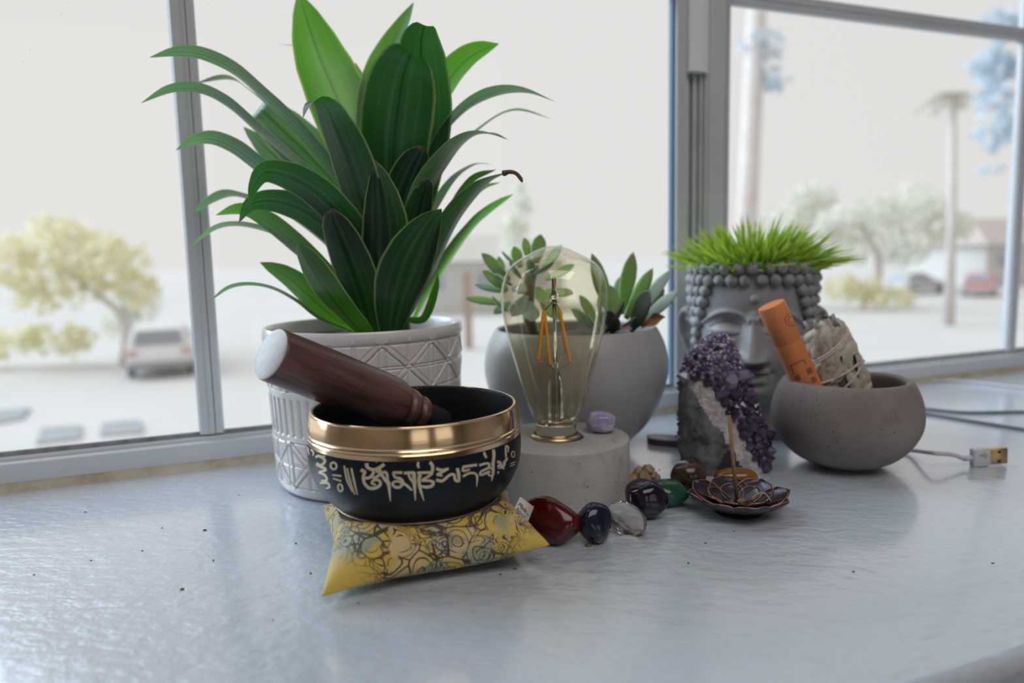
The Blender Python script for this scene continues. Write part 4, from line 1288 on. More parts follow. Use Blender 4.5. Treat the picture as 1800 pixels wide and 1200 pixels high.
def amat(name, a, b, t_):
    t = NT(name)
    oi = t.n.new('ShaderNodeObjectInfo')
    c = t.mix(oi.outputs['Random'], a, b)
    t.col(c)
    t.set(Roughness=0.10, Transmission_Weight=t_, IOR=1.54, Specular_IOR_Level=0.7)
    return t.m
AMP = amat('amethyst_purple', (0.018, 0.011, 0.032), (0.12, 0.080, 0.165), 0.2)
AML = amat('amethyst_lilac', (0.20, 0.15, 0.32), (0.46, 0.40, 0.56), 0.3)
me = pyobj('rock_body', V, Fc, [ROCK, WHQ, AMP, pm('black_rock', (0.010, 0.009, 0.012), 0.6, (0.03, 0.026, 0.032), 150, bump=0.6, bscale=400)], geo)
for pg in me.data.polygons:
    pg.material_index = gzone(pg.center)
def crystal_mesh(name, mat, ratio):
    bm = bmesh.new()
    b0 = [bm.verts.new((cos(2 * PI * k / 6), sin(2 * PI * k / 6), -0.8)) for k in range(6)]
    b1 = [bm.verts.new((cos(2 * PI * k / 6) * .95, sin(2 * PI * k / 6) * .95, 0.35 + 0.08 * (k % 2))) for k in range(6)]
    tp = bm.verts.new((0.1, 0.05, ratio))
    for k in range(6):
        bm.faces.new((b0[k], b0[(k + 1) % 6], b1[(k + 1) % 6], b1[k]))
        bm.faces.new((b1[k], b1[(k + 1) % 6], tp))
    bm.faces.new(b0[::-1])
    me_ = bpy.data.meshes.new(name)
    bm.normal_update()
    bm.to_mesh(me_)
    bm.free()
    me_.materials.append(mat)
    return me_
CM = [crystal_mesh('crystal', AMP, 1.25), crystal_mesh('crystal', AMP, 1.5), crystal_mesh('crystal', AML, 1.3)]
rng = random.Random(8)
cnt = 0
small_bm = bmesh.new()
tries = 0
spots = []
while cnt < 290 and tries < 30000:
    tries += 1
    a, z = rng.uniform(PI * 0.93, PI * 2.12), rng.uniform(0.001, 0.0895)
    p = gpt(a, z)
    if gzone(p) != 2 and not (a < PI * 1.03 and z > 0.02 and rng.random() < .10):
        continue
    s_ = rng.uniform(0.0018, 0.0050) if z < 0.064 else rng.uniform(0.0010, 0.0020)
    if a < PI * 1.12:
        s_ = min(s_, 0.0017)
    if any((p - q).length < (s_ + r) * 0.72 for q, r in spots):
        continue
    spots.append((p, s_))
    nrm = (gpt(a + .03, z) - gpt(a - .03, z)).cross(gpt(a, min(z + .002, .089)) - gpt(a, z - .002)).normalized()
    if nrm.dot(Vector((cos(a), sin(a), 0))) < 0:
        nrm = -nrm
    nrm = (nrm + Vector((rng.gauss(0, .3), rng.gauss(0, .3), rng.gauss(.1, .3)))).normalized()
    top = z > 0.060 or (s_ < .0018 and rng.random() < .3) or gzone(p) != 2
    o = bpy.data.objects.new('crystal', CM[2] if top and rng.random() < .75 else CM[rng.randrange(2)])
    COL.objects.link(o)
    o.parent = geo
    R = Vector((0, 0, 1)).rotation_difference(nrm).to_matrix().to_4x4() @ Matrix.Rotation(rng.uniform(0, 6), 4, 'Z')
    M = Matrix.Translation(p + nrm * s_ * 0.02) @ R @ Matrix.Diagonal((s_, s_, s_ * rng.uniform(.8, 1.25), 1))
    lowest = min((M @ q.co).z for q in o.data.vertices)
    if lowest < 0:
        M = Matrix.Translation((0, 0, -lowest)) @ M
    o.matrix_basis = M
    cnt += 1

# ------------------------------------------------------------------ stone head planter
HC = Vector((0.1905, 0.5750, 0))
HS = 0.1345
head = empty('head_planter', HC, 'grey stone serene head planter with curled hair and fake grass on top', 'planter')
yaw = math.atan2(0.1905, 0.575)
HR = Matrix.Rotation(-yaw + 0.02, 4, 'Z')
def g(x, s):
    return math.exp(-(x / s) ** 2)
HZ = [0, .004, .012, .022, .028, .034, .042, .052, .062, .075, .088, .100, .112, .124, .1345]
HA = [.0360, .0352, .0318, .0292, .0300, .0322, .0352, .0380, .0398, .0415, .0428, .0438, .0448, .0452, .0450]
HB = [.0340, .0330, .0290, .0275, .0300, .0350, .0385, .0405, .0415, .0425, .0432, .0436, .0440, .0440, .0436]
def head_pt(phi, z):
    a, b = np.interp(z, HZ, HA), np.interp(z, HZ, HB)
    c, s = cos(phi), sin(phi)
    ex = 0.90
    x = a * math.copysign(abs(s) ** ex, s)
    y = -b * math.copysign(abs(c) ** ex, c)
    f = 0.0
    fr = 1.0 if abs(phi) < 1.15 else max(0.0, 1 - (abs(phi) - 1.15) / 0.3)
    if fr > 0:
        X = abs(x)
        # chin and jaw push forward of the neck
        f += 0.0105 * g(z - .037, .0075) * g(x, .015) + 0.0035 * g(z - .045, .013) * g(x, .026)
        # nose
        if .058 < z < .100:
            q = (0.0955 - z) / 0.0335
            q = min(max(q, 0), 1)
            f += (0.0035 + 0.0135 * q ** 1.15) * g(x, 0.0036 + 0.0034 * q) * min(1, (z - .0580) / .0045) * min(1, (.100 - z) / .006)
        f += 0.0065 * g(X - .0072, .0034) * g(z - .0640, .0040)
        f -= 0.0020 * g(X - .0048, .0022) * g(z - .0598, .0015)
        # eye sockets, lids, slit and brows
        f -= 0.0062 * g(X - .0150, .0105) * g(z - .0885, .0065)
        f += 0.0062 * g(X - .0190, .0092) * g(z - .0850, .0046)
        slit = .0818 - 0.0016 * (1 - ((X - .019) / .0105) ** 2)
        if abs(X - .019) < .0115:
            f -= 0.0020 * g(z - slit, .0010) * (1 - ((X - .019) / .0115) ** 2)
            up = .0905 - 0.003 * ((X - .018) / .011) ** 2
            f -= 0.0011 * g(z - up, .0009)
        zb = .0985 - 0.0075 * ((X - .0175) / .0165) ** 2
        if .002 < X < .036:
            f += 0.0021 * g(z - zb, .0022)
        # cheeks
        f += 0.0034 * g(X - .0235, .012) * g(z - .0640, .013)
        # mouth
        mw = 0.0125
        mz = .0516 + 0.0010 * (X / mw) ** 2 - 0.0004 * g(x, .003)
        env = max(0, 1 - (X / mw) ** 2)
        f += 0.0046 * g(z - .0544 + 0.0012 * (X / mw) ** 2, .0024) * env ** .6
        f += 0.0054 * g(z - .0476, .0031) * max(0, 1 - (X / (mw * .86)) ** 2) ** .7
        f -= 0.0019 * g(z - mz, .0009) * (max(0, 1 - (X / (mw * 1.12)) ** 2)) ** .5
        f -= 0.0016 * g(X - .0138, .0025) * g(z - .0520, .003)
        f -= 0.0008 * g(z - .0428, .0022) * g(x, .010)
        f -= 0.0012 * g(x, .0016) * g(z - .0578, .0022)
        f += 0.002 * g(x, .022) * g(z - .107, .012)
    k = 1 + f * fr / math.hypot(x, y)
    return Vector((x * k, y * k, z))
NP, NZ = 380, 250
V = []
for j in range(NZ):
    for i in range(NP):
        t = 2 * i / NP - 1
        phi = PI * (0.55 * t + 0.45 * t ** 3)          # denser in front
        V.append(HR @ head_pt(phi, HS * j / (NZ - 1)))
Fc = grid_faces(NP, NZ, True)
last = list(range((NZ - 1) * NP, NZ * NP))
for sc_, zz in ((0.93, HS + .0008), (0.88, HS - .0002), (0.86, HS - 0.012)):
    base = len(V)
    V += [Vector((V[q].x * sc_, V[q].y * sc_, zz)) for q in range((NZ - 1) * NP, NZ * NP)]
    cur = list(range(base, base + NP))
    for k in range(NP):
        Fc.append((last[k], last[(k + 1) % NP], cur[(k + 1) % NP], cur[k]))
    last = cur
Fc.append(tuple(last))
Fc.append(tuple(reversed(range(NP))))
STONE = NT('grey_cast_stone')
STONE.col(STONE.ramp(STONE.noise(45, 5, 0.65), [(0.3, (0.26, 0.26, 0.275)), (0.7, (0.33, 0.33, 0.345))]))
STONE.set(Roughness=0.5, Specular_IOR_Level=0.45)
STONE.bump(STONE.noise(500, 3), 0.25, 0.0004)
STONE = STONE.m
obj_ = pyobj('face', V, Fc, STONE, head)
# hair curls: one little snail shell each
bm = bmesh.new()
bmesh.ops.create_uvsphere(bm, u_segments=14, v_segments=9, radius=1.0)
for q in bm.verts:
    a = math.atan2(q.co.y, q.co.x)
    r = math.hypot(q.co.x, q.co.y)
    q.co.z *= 0.95
    q.co += q.co.normalized() * 0.10 * sin(a + r * 9)
cme = bpy.data.meshes.new('curl')
bm.to_mesh(cme)
bm.free()
cme.polygons.foreach_set('use_smooth', [True] * len(cme.polygons))
cme.materials.append(STONE)
rng = random.Random(3)
row = 0
z = HS - 0.0042
while z > 0.050:
    n = 32
    for k in range(n):
        phi = 2 * PI * (k + 0.5 * (row % 2)) / n - PI
        ap = abs(phi)
        zh = np.interp(ap, [0, .55, .78, .95, 1.08, 1.25, 1.5, 2.6], [.1165, .1165, .111, .098, .082, .068, .078, .06])
        if z < zh or ap > 2.3:
            continue
        if 1.30 < ap < 1.75 and z < 0.105:
            continue
        p = head_pt(phi, z)
        nn = Vector((p.x, p.y, 0)).normalized()
        o = bpy.data.objects.new('curl', cme)
        COL.objects.link(o)
        o.parent = head
        s_ = rng.uniform(.0043, .0049)
        o.matrix_basis = Matrix.Translation(HR @ (p + nn * .0018)) @ (HR @ Vector((0, 0, 1)).rotation_difference(nn).to_matrix().to_4x4()) @ Matrix.Rotation(rng.uniform(0, 6), 4, 'Z') @ Matrix.Diagonal((s_, s_, s_ * .95, 1))
    z -= 0.0082
    row += 1
p = head_pt(0.02, .1085)
bm = bmesh.new()
bmesh.ops.create_uvsphere(bm, u_segments=20, v_segments=12, radius=0.0036)
o = obj('brow_bead', bm, STONE, head, loc=HR @ (p + Vector((0, .0006, 0))))
def ear(side):
    # long-lobed ear: a bowl shaped shell with a raised rolled rim
    NR, NA_ = 14, 40
    V = []
    for j in range(NR + 1):
        for i in range(NA_):
            a = 2 * PI * i / NA_
            rr = j / NR
            wx = 0.0088 * (1.0 + 0.18 * sin(a)) * (0.80 if sin(a) < -.2 else 1)
            hz = 0.0205 if sin(a) > 0 else 0.0250
            x, z = rr * wx * cos(a), rr * hz * sin(a)
            d = 0.0046 * g(rr - .82, .17) - 0.0028 * (1 - rr) + 0.0030 * g(rr - .42, .14) * (1 if cos(a) * side < .3 else .2)
            if rr > .9:
                d -= (rr - .9) * 0.05
            V.append(Vector((x * 1.0, -d, z)))
    back = [Vector((q.x, 0.0030, q.z)) for q in V[NR * NA_:]]
    b0 = len(V)
    V += back
    Fc = grid_faces(NA_, NR + 1, True)
    for i in range(NA_):
        Fc.append((NR * NA_ + i, NR * NA_ + (i + 1) % NA_, b0 + (i + 1) % NA_, b0 + i))
    Fc.append(tuple(range(b0, b0 + NA_)))
    M = HR @ Matrix.Translation((side * 0.0482, 0.004, 0.0800)) @ Matrix.Rotation(side * 0.55, 4, 'Z') @ Matrix.Rotation(side * 0.20, 4, 'Y')
    return pyobj('ear', [M @ q for q in V], Fc, STONE, head)
ear(-1)
ear(1)
# plastic grass
t = NT('plastic_grass')
oi = t.n.new('ShaderNodeVertexColor')
oi.layer_name = 'tint'
t.col(oi.outputs[0])
t.set(Roughness=0.35)
tl = t.n.new('ShaderNodeBsdfTranslucent')
t.lk(t.mix(0.5, oi.outputs[0], (0.5, 0.75, 0.08)), tl.inputs[0])
mx = t.n.new('ShaderNodeMixShader')
mx.inputs[0].default_value = 0.4
t.lk(t.b.outputs[0], mx.inputs[1])
t.lk(tl.outputs[0], mx.inputs[2])
t.lk(mx.outputs[0], t.out.inputs[0])
GRASS = t.m
rng = random.Random(12)
V, Fc, TC = [], [], []
for k in range(1100):
    a, r = rng.uniform(0, 2 * PI), 0.036 * math.sqrt(rng.random())
    b = Vector((r * cos(a), r * sin(a), HS - 0.010))
    q = r / 0.036
    out = Vector((cos(a + rng.gauss(0, .4)), sin(a + rng.gauss(0, .7)), 0))
    lean = 0.12 + 1.05 * q * rng.uniform(.5, 1.1)
    Lg = rng.uniform(0.022, 0.052) * (1 - 0.12 * q)
    d = (out * sin(lean) + Vector((0, 0, cos(lean)))).normalized()
    sag = rng.uniform(0, .5) * q
    sd_ = Vector((rng.gauss(0, 1), rng.gauss(0, 1), rng.gauss(0, .4)))
    sd_ = (sd_ - d * sd_.dot(d)).normalized()
    w0 = rng.uniform(.0009, .0017)
    base = len(V)
    tint = rng.random()
    c0 = (0.10 + .16 * tint, 0.24 + .22 * tint, 0.018 + .02 * tint)
    for s_ in range(6):
        u = s_ / 5
        p = b + d * Lg * u + (out * .35 * Lg * u * u - Vector((0, 0, 1)) * Lg * .38 * u * u) * (sag + .2 * q)
        w = w0 * (1 - u ** 3 * .9)
        V += [p - sd_ * w, p + sd_ * w]
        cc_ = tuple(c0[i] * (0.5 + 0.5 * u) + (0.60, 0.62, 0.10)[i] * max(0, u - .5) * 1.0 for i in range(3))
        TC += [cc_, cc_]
    for s_ in range(5):
        i = base + 2 * s_
        Fc.append((i, i + 1, i + 3, i + 2))
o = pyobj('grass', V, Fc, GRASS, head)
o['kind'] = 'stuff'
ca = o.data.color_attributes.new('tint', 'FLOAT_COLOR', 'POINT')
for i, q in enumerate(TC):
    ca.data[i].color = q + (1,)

# ------------------------------------------------------------------ concrete bowl with incense tube and sage
CC = Vector((D(1486, 735, .475).x, 0.4750, 0))
cbw = empty('concrete_bowl', CC, 'round brown grey concrete bowl holding an orange tube and a sage bundle', 'bowl')
CBM = m_concrete('bowl_concrete', (0.185, 0.155, 0.145), (0.27, 0.235, 0.22), (0.10, 0.08, 0.075), 230, 16)
prof = smoothprof([(0, 0.0), (0.010, 0.0), (0.0205, 0.0016), (0.0310, 0.0066), (0.0395, 0.0146), (0.0448, 0.0238), (0.0468, 0.0325), (0.0461, 0.0420), (0.0438, 0.0500), (0.0410, 0.0555), (0.0384, 0.0580), (0.0362, 0.0578), (0.0349, 0.0555), (0.0372, 0.0450), (0.0388, 0.0320), (0.0360, 0.0180), (0.0200, 0.0080), (0, 0.0065)], 5)
bm = lathe(prof, 128)
for q in bm.verts:
    q.co += q.co.normalized() * 0.0007 * noise.noise(q.co * 45)
    q.co.z = max(q.co.z, 0)
obj('bowl_body', bm, CBM, cbw)
# incense tube: capped card tube leaning over the rim
ta, tb = D(1418, 675, .4715), D(1355, 535, .4715)
td = (tb - ta).normalized()
bot = ta - td * 0.036
Lt = (tb - bot).length
tube_o = empty('incense_tube', bot, 'orange paper incense tube leaning out of the concrete bowl', 'tube')
RT = Vector((0, 0, 1)).rotation_difference(td).to_matrix().to_4x4()
ORG = pm('orange_card', (0.60, 0.20, 0.070), 0.5, (0.68, 0.245, 0.085), 25, bump=0.15, bscale=700)
seam_t = Lt - (tb - D(1385, 599, .4715)).length
o1 = obj('tube_body', lathe([(0, 0), (0.0086, 0), (0.0089, 0.0003), (0.0089, seam_t - .0002), (0.0086, seam_t), (0.0084, seam_t)], 64), ORG, tube_o, sharp=40)
o2 = obj('tube_cap', lathe([(0.0085, seam_t), (0.0087, seam_t + .0001), (0.0089, seam_t + .0004), (0.0089, Lt - .0012), (0.0085, Lt - .0002), (0.0078, Lt), (0, Lt)], 64), ORG, tube_o, sharp=40)
o1.matrix_basis = RT
o2.matrix_basis = RT
bvt = bvh_of([o1, o2])
PRINT = pm('dark_print', (0.035, 0.014, 0.010), 0.6)
strokes('printed_frame', bvt, [([(1396, 657), (1390, 642.5)], 1.3), ([(1390, 642.5), (1412.6, 632)], 1.3), ([(1412.6, 632), (1416.7, 639.5)], 1.3)], PRINT, tube_o, 0.00008)
strokes('printed_ring', bvt, [(ring(1391, 562, 11, 11, 0, 20), 1.2), (ring(1391, 562, 6, 6, 0, 16), 0.9)], pm('red_print', (0.16, 0.03, 0.02), 0.6), tube_o, 0.00008)
def printed(txt, px, py, size, rot):
    me = text_mesh(txt, 1.0, res=2)
    bm = bmesh.new()
    bm.from_mesh(me)
    bmesh.ops.subdivide_edges(bm, edges=bm.edges, cuts=1)
    xs = [q.co.x for q in bm.verts]
    ys = [q.co.y for q in bm.verts]
    if not xs:
        return
    cx, cy, k = (min(xs) + max(xs)) / 2, (min(ys) + max(ys)) / 2, size / max(max(ys) - min(ys), 1e-6)
    dead = []
    for q in bm.verts:
        x, y = (q.co.x - cx) * k, -(q.co.y - cy) * k
        h = surf(bvt, px + x * cos(rot) - y * sin(rot), py + x * sin(rot) + y * cos(rot), 0.00009)
        if h is None:
            dead.append(q)
        else:
            q.co = h - bot
    bmesh.ops.delete(bm, geom=dead, context='VERTS')
    obj('character', bm, PRINT, tube_o, smooth=False)
rt = math.atan2(140, 63) - PI / 2
printed('藏', 1422.8, 651.5, 11.5, rt)
printed('香', 1430.2, 667, 11, rt)
printed('香', 1402, 663.5, 11, rt)
# sage bundle
s0, s1 = D(1480, 690, .4910), D(1440, 562, .4910)
sdv = (s1 - s0).normalized()
sb = s0 - sdv * 0.026
Ls = (s1 - sb).length
sage = empty('sage_bundle', sb, 'dried grey green sage bundle tied with white string', 'sage bundle')
RS = Vector((0, 0, 1)).rotation_difference(sdv).to_matrix().to_4x4()
def sr(z):
    return np.interp(z / Ls, [0, .15, .45, .65, .82, .93, 1], [.0155, .0175, .0178, .0166, .0146, .0131, .0078])
V = []
for j in range(40):
    for i in range(48):
        a, z = 2 * PI * i / 48, Ls * 0.98 * j / 39
        r = sr(z) * 0.93 * (1 + .07 * fbm(Vector((cos(a) * 3, sin(a) * 3, z * 110)), 3))
        V.append(RS @ Vector((r * cos(a), r * sin(a), z)))
Fc = grid_faces(48, 40, True) + [tuple(reversed(range(48))), tuple(range(39 * 48, 40 * 48))]
SAGE = NT('dried_sage')
oi = SAGE.n.new('ShaderNodeObjectInfo')
SAGE.col(SAGE.mix(oi.outputs['Random'], SAGE.ramp(SAGE.noise(110, 4, 0.6), [(0.3, (0.21, 0.175, 0.135)), (0.7, (0.50, 0.45, 0.37))]), SAGE.ramp(SAGE.noise(140, 4, 0.6), [(0.3, (0.40, 0.36, 0.30)), (0.7, (0.64, 0.59, 0.52))])))
SAGE.set(Roughness=0.85, Sheen_Weight=0.2)
SAGE.bump(SAGE.noise(420, 3), 0.6, 0.0008)
SAGE = SAGE.m
pyobj('stem_core', V, Fc, pm('sage_core', (0.05, 0.04, 0.03), 0.9, (0.16, 0.13, 0.10), 160, bump=0.5), sage)
rng = random.Random(21)
for k in range(95):
    a = rng.uniform(-PI * 1.02, PI * .15)
    z = Ls * rng.uniform(.26, .94)
    ln_, wd_ = rng.uniform(.016, .034), rng.uniform(.005, .0095)
    sk = rng.gauss(-.55, .4)
    r = sr(z) + rng.uniform(-.0012, .0006)
    V = []
    for j in range(7):
        u = j / 6 - .5
        for i in range(5):
            q = i / 4 - .5
            w = wd_ * (1 - (2 * u) ** 2 * .75)
            lx, lz = q * w, u * ln_
            x = lx * cos(sk) - lz * sin(sk)
            zz = lx * sin(sk) + lz * cos(sk)
            zt = min(max(z + zz, 0), Ls * 1.01)
            rr = sr(zt) * (r / sr(z)) + 0.0011 * (1 - (2 * q) ** 2) + 0.0009 * sin(u * 7 + k) * 1.0 + abs(u) * .0008
            aa = a + x / r
            V.append(RS @ Vector((rr * cos(aa), rr * sin(aa), zt)))
    pyobj('leaf', V, grid_faces(5, 7), SAGE, sage)
for k in range(3):
    a = rng.uniform(-PI, 0)
    p0 = RS @ Vector((.011 * cos(a), .011 * sin(a), Ls * .93))
    p1 = RS @ Vector((.012 * cos(a), .012 * sin(a), Ls * 1.04))
    obj('stalk', tube([p0, p0.lerp(p1, .6), p1], [.0012, .0011, .0009], 7), SAGE, sage)
STRG = pm('white_string', (0.60, 0.52, 0.48), 0.8, bump=0.5, bscale=900)
# every visible turn of the string: (height fraction at the front left, at the front right)
bm = bmesh.new()
for z0_, z1_ in ((.69, .87), (.67, .85), (.50, .60), (.33, .58), (.31, .36)):
    pts = []
    for i in range(33):
        u = i / 32
        a = -PI * 1.0 + u * PI * 1.08
        z = Ls * (z0_ + (z1_ - z0_) * (0.5 - 0.5 * cos(min(u * 1.15, 1) * PI)))
        r = sr(z) + .0012
        pts.append(RS @ Vector((r * cos(a), r * sin(a), z)))
    tube(pts, 0.00075, 7, bm)
obj('string', bm, STRG, sage)

# ------------------------------------------------------------------ lotus incense holder
LO = G(1298, 886, 0.003)
LO = Vector((D(1298, 886, 0.390).x, 0.3900, 0))
lotus = empty('lotus_holder', LO, 'dark metal lotus flower incense holder with copper edged petals', 'incense holder')
DARKM = pm('dark_patina', (0.055, 0.055, 0.075), 0.28, (0.10, 0.085, 0.105), 90, metal=0.75, bump=0.2, bscale=500)
COPP = pm('worn_copper', (0.42, 0.21, 0.15), 0.4, (0.55, 0.30, 0.22), 200, metal=0.8)
def petal_mesh(r0, r1, wd_, z0_, z1_, cup):
    NU, NV = 11, 13
    V = []
    for j in range(NV):
        t = j / (NV - 1)
        w = wd_ * 0.5 * np.interp(t, [0, .25, .5, .66, .80, .88, .93, .97, 1], [.40, .74, .97, 1.0, .82, .54, .30, .12, .0])
        for i in range(NU):
            q = 2 * i / (NU - 1) - 1
            rr = r0 + (r1 - r0) * t
            z = z0_ + (z1_ - z0_) * (t ** 1.7) + cup * q * q * (0.3 + .7 * t) * min(1, w / (wd_ * .3)) + (0.0008 * max(0, t - .85) / .15) - 0.00025 * cos(q * 16) * min(1, w / (wd_ * .3)) * (t < .9)
            V.append(Vector((w * q, rr, z)))
    me = bpy.data.meshes.new('petal')
    me.from_pydata([tuple(p) for p in V], [], grid_faces(NU, NV))
    me.polygons.foreach_set('use_smooth', [True] * len(me.polygons))
    me.materials.append(DARKM)
    # raised copper edge
    bm = bmesh.new()
    path = [V[j * NU] for j in range(3, NV)] + [V[j * NU + NU - 1] for j in range(NV - 2, 2, -1)]
    tube(path, 0.00026, 6, bm)
    e = bpy.data.meshes.new('petal_edge')
    bm.to_mesh(e)
    bm.free()
    e.polygons.foreach_set('use_smooth', [True] * len(e.polygons))
    e.materials.append(COPP)
    return me, e
for (r0, r1, wd_, z0_, z1_, cup, n, a0) in ((.004, .0283, .0215, .0016, .0112, .0028, 8, -PI / 2), (.003, .0180, .0128, .0036, .0098, .0020, 7, PI / 2)):
    me, ed = petal_mesh(r0, r1, wd_, z0_, z1_, cup)
    for k in range(n):
        o = bpy.data.objects.new('petal', me)
        COL.objects.link(o)
        o.parent = lotus
        o.rotation_euler = (0, 0, a0 - PI / 2 + 2 * PI * k / n)
        sm_ = o.modifiers.new('thick', 'SOLIDIFY')
        sm_.thickness = 0.0006
        sm_.offset = -1
        e = bpy.data.objects.new('petal_edge', ed)
        COL.objects.link(e)
        e.parent = o
bm = lathe([(0, 0), (0.012, 0), (0.0135, 0.0008), (0.0120, 0.0020), (0.006, 0.0030), (0.0058, 0.0048), (0.0052, 0.0054), (0, 0.0056)], 48)
obj('centre_disc', bm, DARKM, lotus, sharp=40)
for k in range(6):
    a = 2 * PI * k / 6 + .3
    bm = lathe([(0.0005, 0.0057), (0.0008, 0.0059), (0.0010, 0.0057), (0.0010, 0.0054)], 12, off=(0.0037 * cos(a), 0.0037 * sin(a), 0))
    obj('hole_rim', bm, COPP, lotus)
STICK = pm('incense_brown', (0.24, 0.13, 0.075), 0.85, (0.33, 0.19, 0.11), 400, bump=0.5, bscale=900)
sb_ = Vector((LO.x - 0.0008, LO.y, 0.0057))
st_ = D(1281, 726, sb_.y + 0.001)
o = empty('incense_stick', sb_, 'thin brown incense stick standing upright in the metal lotus', 'incense')
dv = st_ - sb_
obj('stick', tube([Vector(), dv * .5, dv * .985], [0.00105, 0.00105, 0.00105], 10), STICK, o)
obj('burnt_tip', tube([dv * .985, dv], [0.00108, 0.0009], 10), pm('burnt_tip', (0.01, 0.01, 0.01), 0.9), o)
q0, q1 = Vector((0.0030, -0.0035, 0.0075)), Vector((-0.0048, -0.0165, 0.0118))
tag(obj('incense_stub', tube([q0, q0.lerp(q1, .5), q1], 0.0013, 10), STICK, loc=LO), 'short brown incense stub lying across the front petals', 'incense')
hk = [Vector((0.0045, -0.0085, 0.0105)), Vector((0.0080, -0.0095, 0.0135)), Vector((0.0112, -0.0110, 0.0135)), Vector((0.0135, -0.0130, 0.0100))]
tag(obj('ash_curl', tube(catmull(hk, 5), [0.0004] * 15 + [0.0003], 7), pm('ash_tan', (0.42, 0.36, 0.24), 0.9), loc=LO), 'curled thread of tan ash fallen on the lotus petals', 'ash')

# ------------------------------------------------------------------ flat dark bar, cables, crumbs
DK = pm('dark_grey_plastic', (0.060, 0.065, 0.075), 0.35, (0.085, 0.09, 0.10), 50)
p0, p1 = G(1137, 768, .004), G(1236, 776, .004)
dx = (p1 - p0).normalized()
bar = bmesh.new()
dy = Vector((-dx.y, dx.x, 0))
n = 28
top, bot_ = [], []
L_ = (p1 - p0).length
for i in range(n + 1):
    t = i / n
    w = 0.0075 * min(1, math.sqrt(max(0, 1 - (1 - min(t / .35, 1)) ** 2)))
    top.append((p0 + dx * L_ * t + dy * w, p0 + dx * L_ * t - dy * w))
V, Fc = [], []
for a, b in top:
    V += [Vector((a.x, a.y, .0066)), Vector((b.x, b.y, .0058)), Vector((b.x, b.y, .0018)), Vector((a.x, a.y, .0010))]
for i in range(n):
    for k in range(4):
        Fc.append((4 * i + k, 4 * i + (k + 1) % 4, 4 * i + 4 + (k + 1) % 4, 4 * i + 4 + k))
Fc += [(3, 2, 1, 0), (4 * n, 4 * n + 1, 4 * n + 2, 4 * n + 3)]
V = [q - Vector((p0.x, p0.y, .0010)) for q in V]
o = pyobj('flat_bar', V, Fc, DK, loc=(p0.x, p0.y, 0.0), sharp=40)
tag(o, 'dark grey flat bar with rounded end lying behind the amethyst', 'bar')
CABLE = pm('cable_white', (0.52, 0.52, 0.54), 0.45, (0.58, 0.58, 0.6), 30)
CABG = pm('cable_grey', (0.17, 0.19, 0.22), 0.4, (0.22, 0.24, 0.27), 30)
ub = G(1725, 819, 0)
usb = empty('charging_cable', ub, 'white charging cable with a gold tipped usb plug lying on the sill', 'cable')
yw = 0.06
RU = Matrix.Rotation(yw, 4, 'Z') @ Matrix.Rotation(-0.045, 4, 'Y')
bm = box(-.0068, .0050, -.0024, .0024, 0.0004, 0.0122)
bev(bm, .0008, 3)
bmesh.ops.transform(bm, matrix=RU, verts=bm.verts)
lo = min(q.co.z for q in bm.verts)
up = Vector((0, 0, .0001 - lo))
bmesh.ops.translate(bm, verts=bm.verts, vec=up)
pb = obj('plug_housing', bm, CABLE, usb, sharp=50)
bm = box(.0050, .0165, -.0020, .0020, 0.0010, 0.0115)
bev(bm, .0003, 2)
bmesh.ops.transform(bm, matrix=RU, verts=bm.verts)
bmesh.ops.translate(bm, verts=bm.verts, vec=up)
obj('metal_shell', bm, pm('plug_gold', (0.62, 0.46, 0.25), 0.3, (0.52, 0.36, 0.18), 120, metal=1.0), usb, sharp=50)
for zz in (0.0030, 0.0092):
    bm = box(.0098, .0116, -.00225, -.0017, zz - .0009, zz + .0009)
    bmesh.ops.transform(bm, matrix=RU, verts=bm.verts)
    bmesh.ops.translate(bm, verts=bm.verts, vec=up)
    obj('shell_hole', bm, pm('hole_dark', (0.03, 0.018, 0.01), 0.7), usb, smooth=False)
bvu = bvh_of([pb])
U = lambda x, y: (1690 + x / 18, 770 + y / 18)
strokes('usb_symbol', bvu, [([U(600, 548), U(835, 548)], 0.9), ([U(655, 548), U(700, 492), U(745, 490)], 0.8), ([U(690, 548), U(730, 606), U(765, 608)], 0.8), ([U(575, 548), U(640, 548)], [1.0, 4.0]), ([U(728, 490), U(760, 490)], 2.6), ([U(742, 610), U(782, 610)], 2.6), ([U(805, 548), U(850, 548)], [3.2, 0.4])], pm('grey_print', (0.25, 0.25, 0.27), 0.6), usb, 0.0001)
e0 = RU @ Vector((-.0068, 0, .0063)) + up
pts = [e0, RU @ Vector((-.0120, 0, .0060)) + up]
cable_pts = [D(1675, 799, ub.y - .001) - ub, D(1640, 796, ub.y - .002) - ub, G(1600, 791, .003) - ub, G(1565, 790, .0018) - ub, G(1530, 770, .0018) - ub, G(1500, 755, .0018) - ub]
bm = tube(catmull(pts, 3), [0.0019, 0.0019, 0.0018, 0.0017], 12)
obj('strain_relief', bm, CABLE, usb)
pts = [pts[1]] + [Vector((q.x, q.y, max(q.z, .0016))) for q in cable_pts]
obj('cord', tube(catmull(pts, 6), 0.0014, 10), CABLE, usb)
def cable(name, pts, r, mat, label):
    P = [Vector((q.x, q.y, r)) for q in pts]
    o0 = P[0].copy()
    o0.z = 0
    o = obj(name, tube(catmull([q - o0 for q in P], 8), r, 10), mat, loc=o0)
    return tag(o, label, 'cable')
cable('looped_cable', [G(1900, 727), G(1800, 726), G(1700, 727), G(1640, 722), G(1600, 719), G(1575, 718), G(1590, 724), G(1640, 731), G(1700, 741), G(1800, 757), G(1900, 772)], .0013, CABG, 'thin grey cable looping out from behind the concrete bowl')
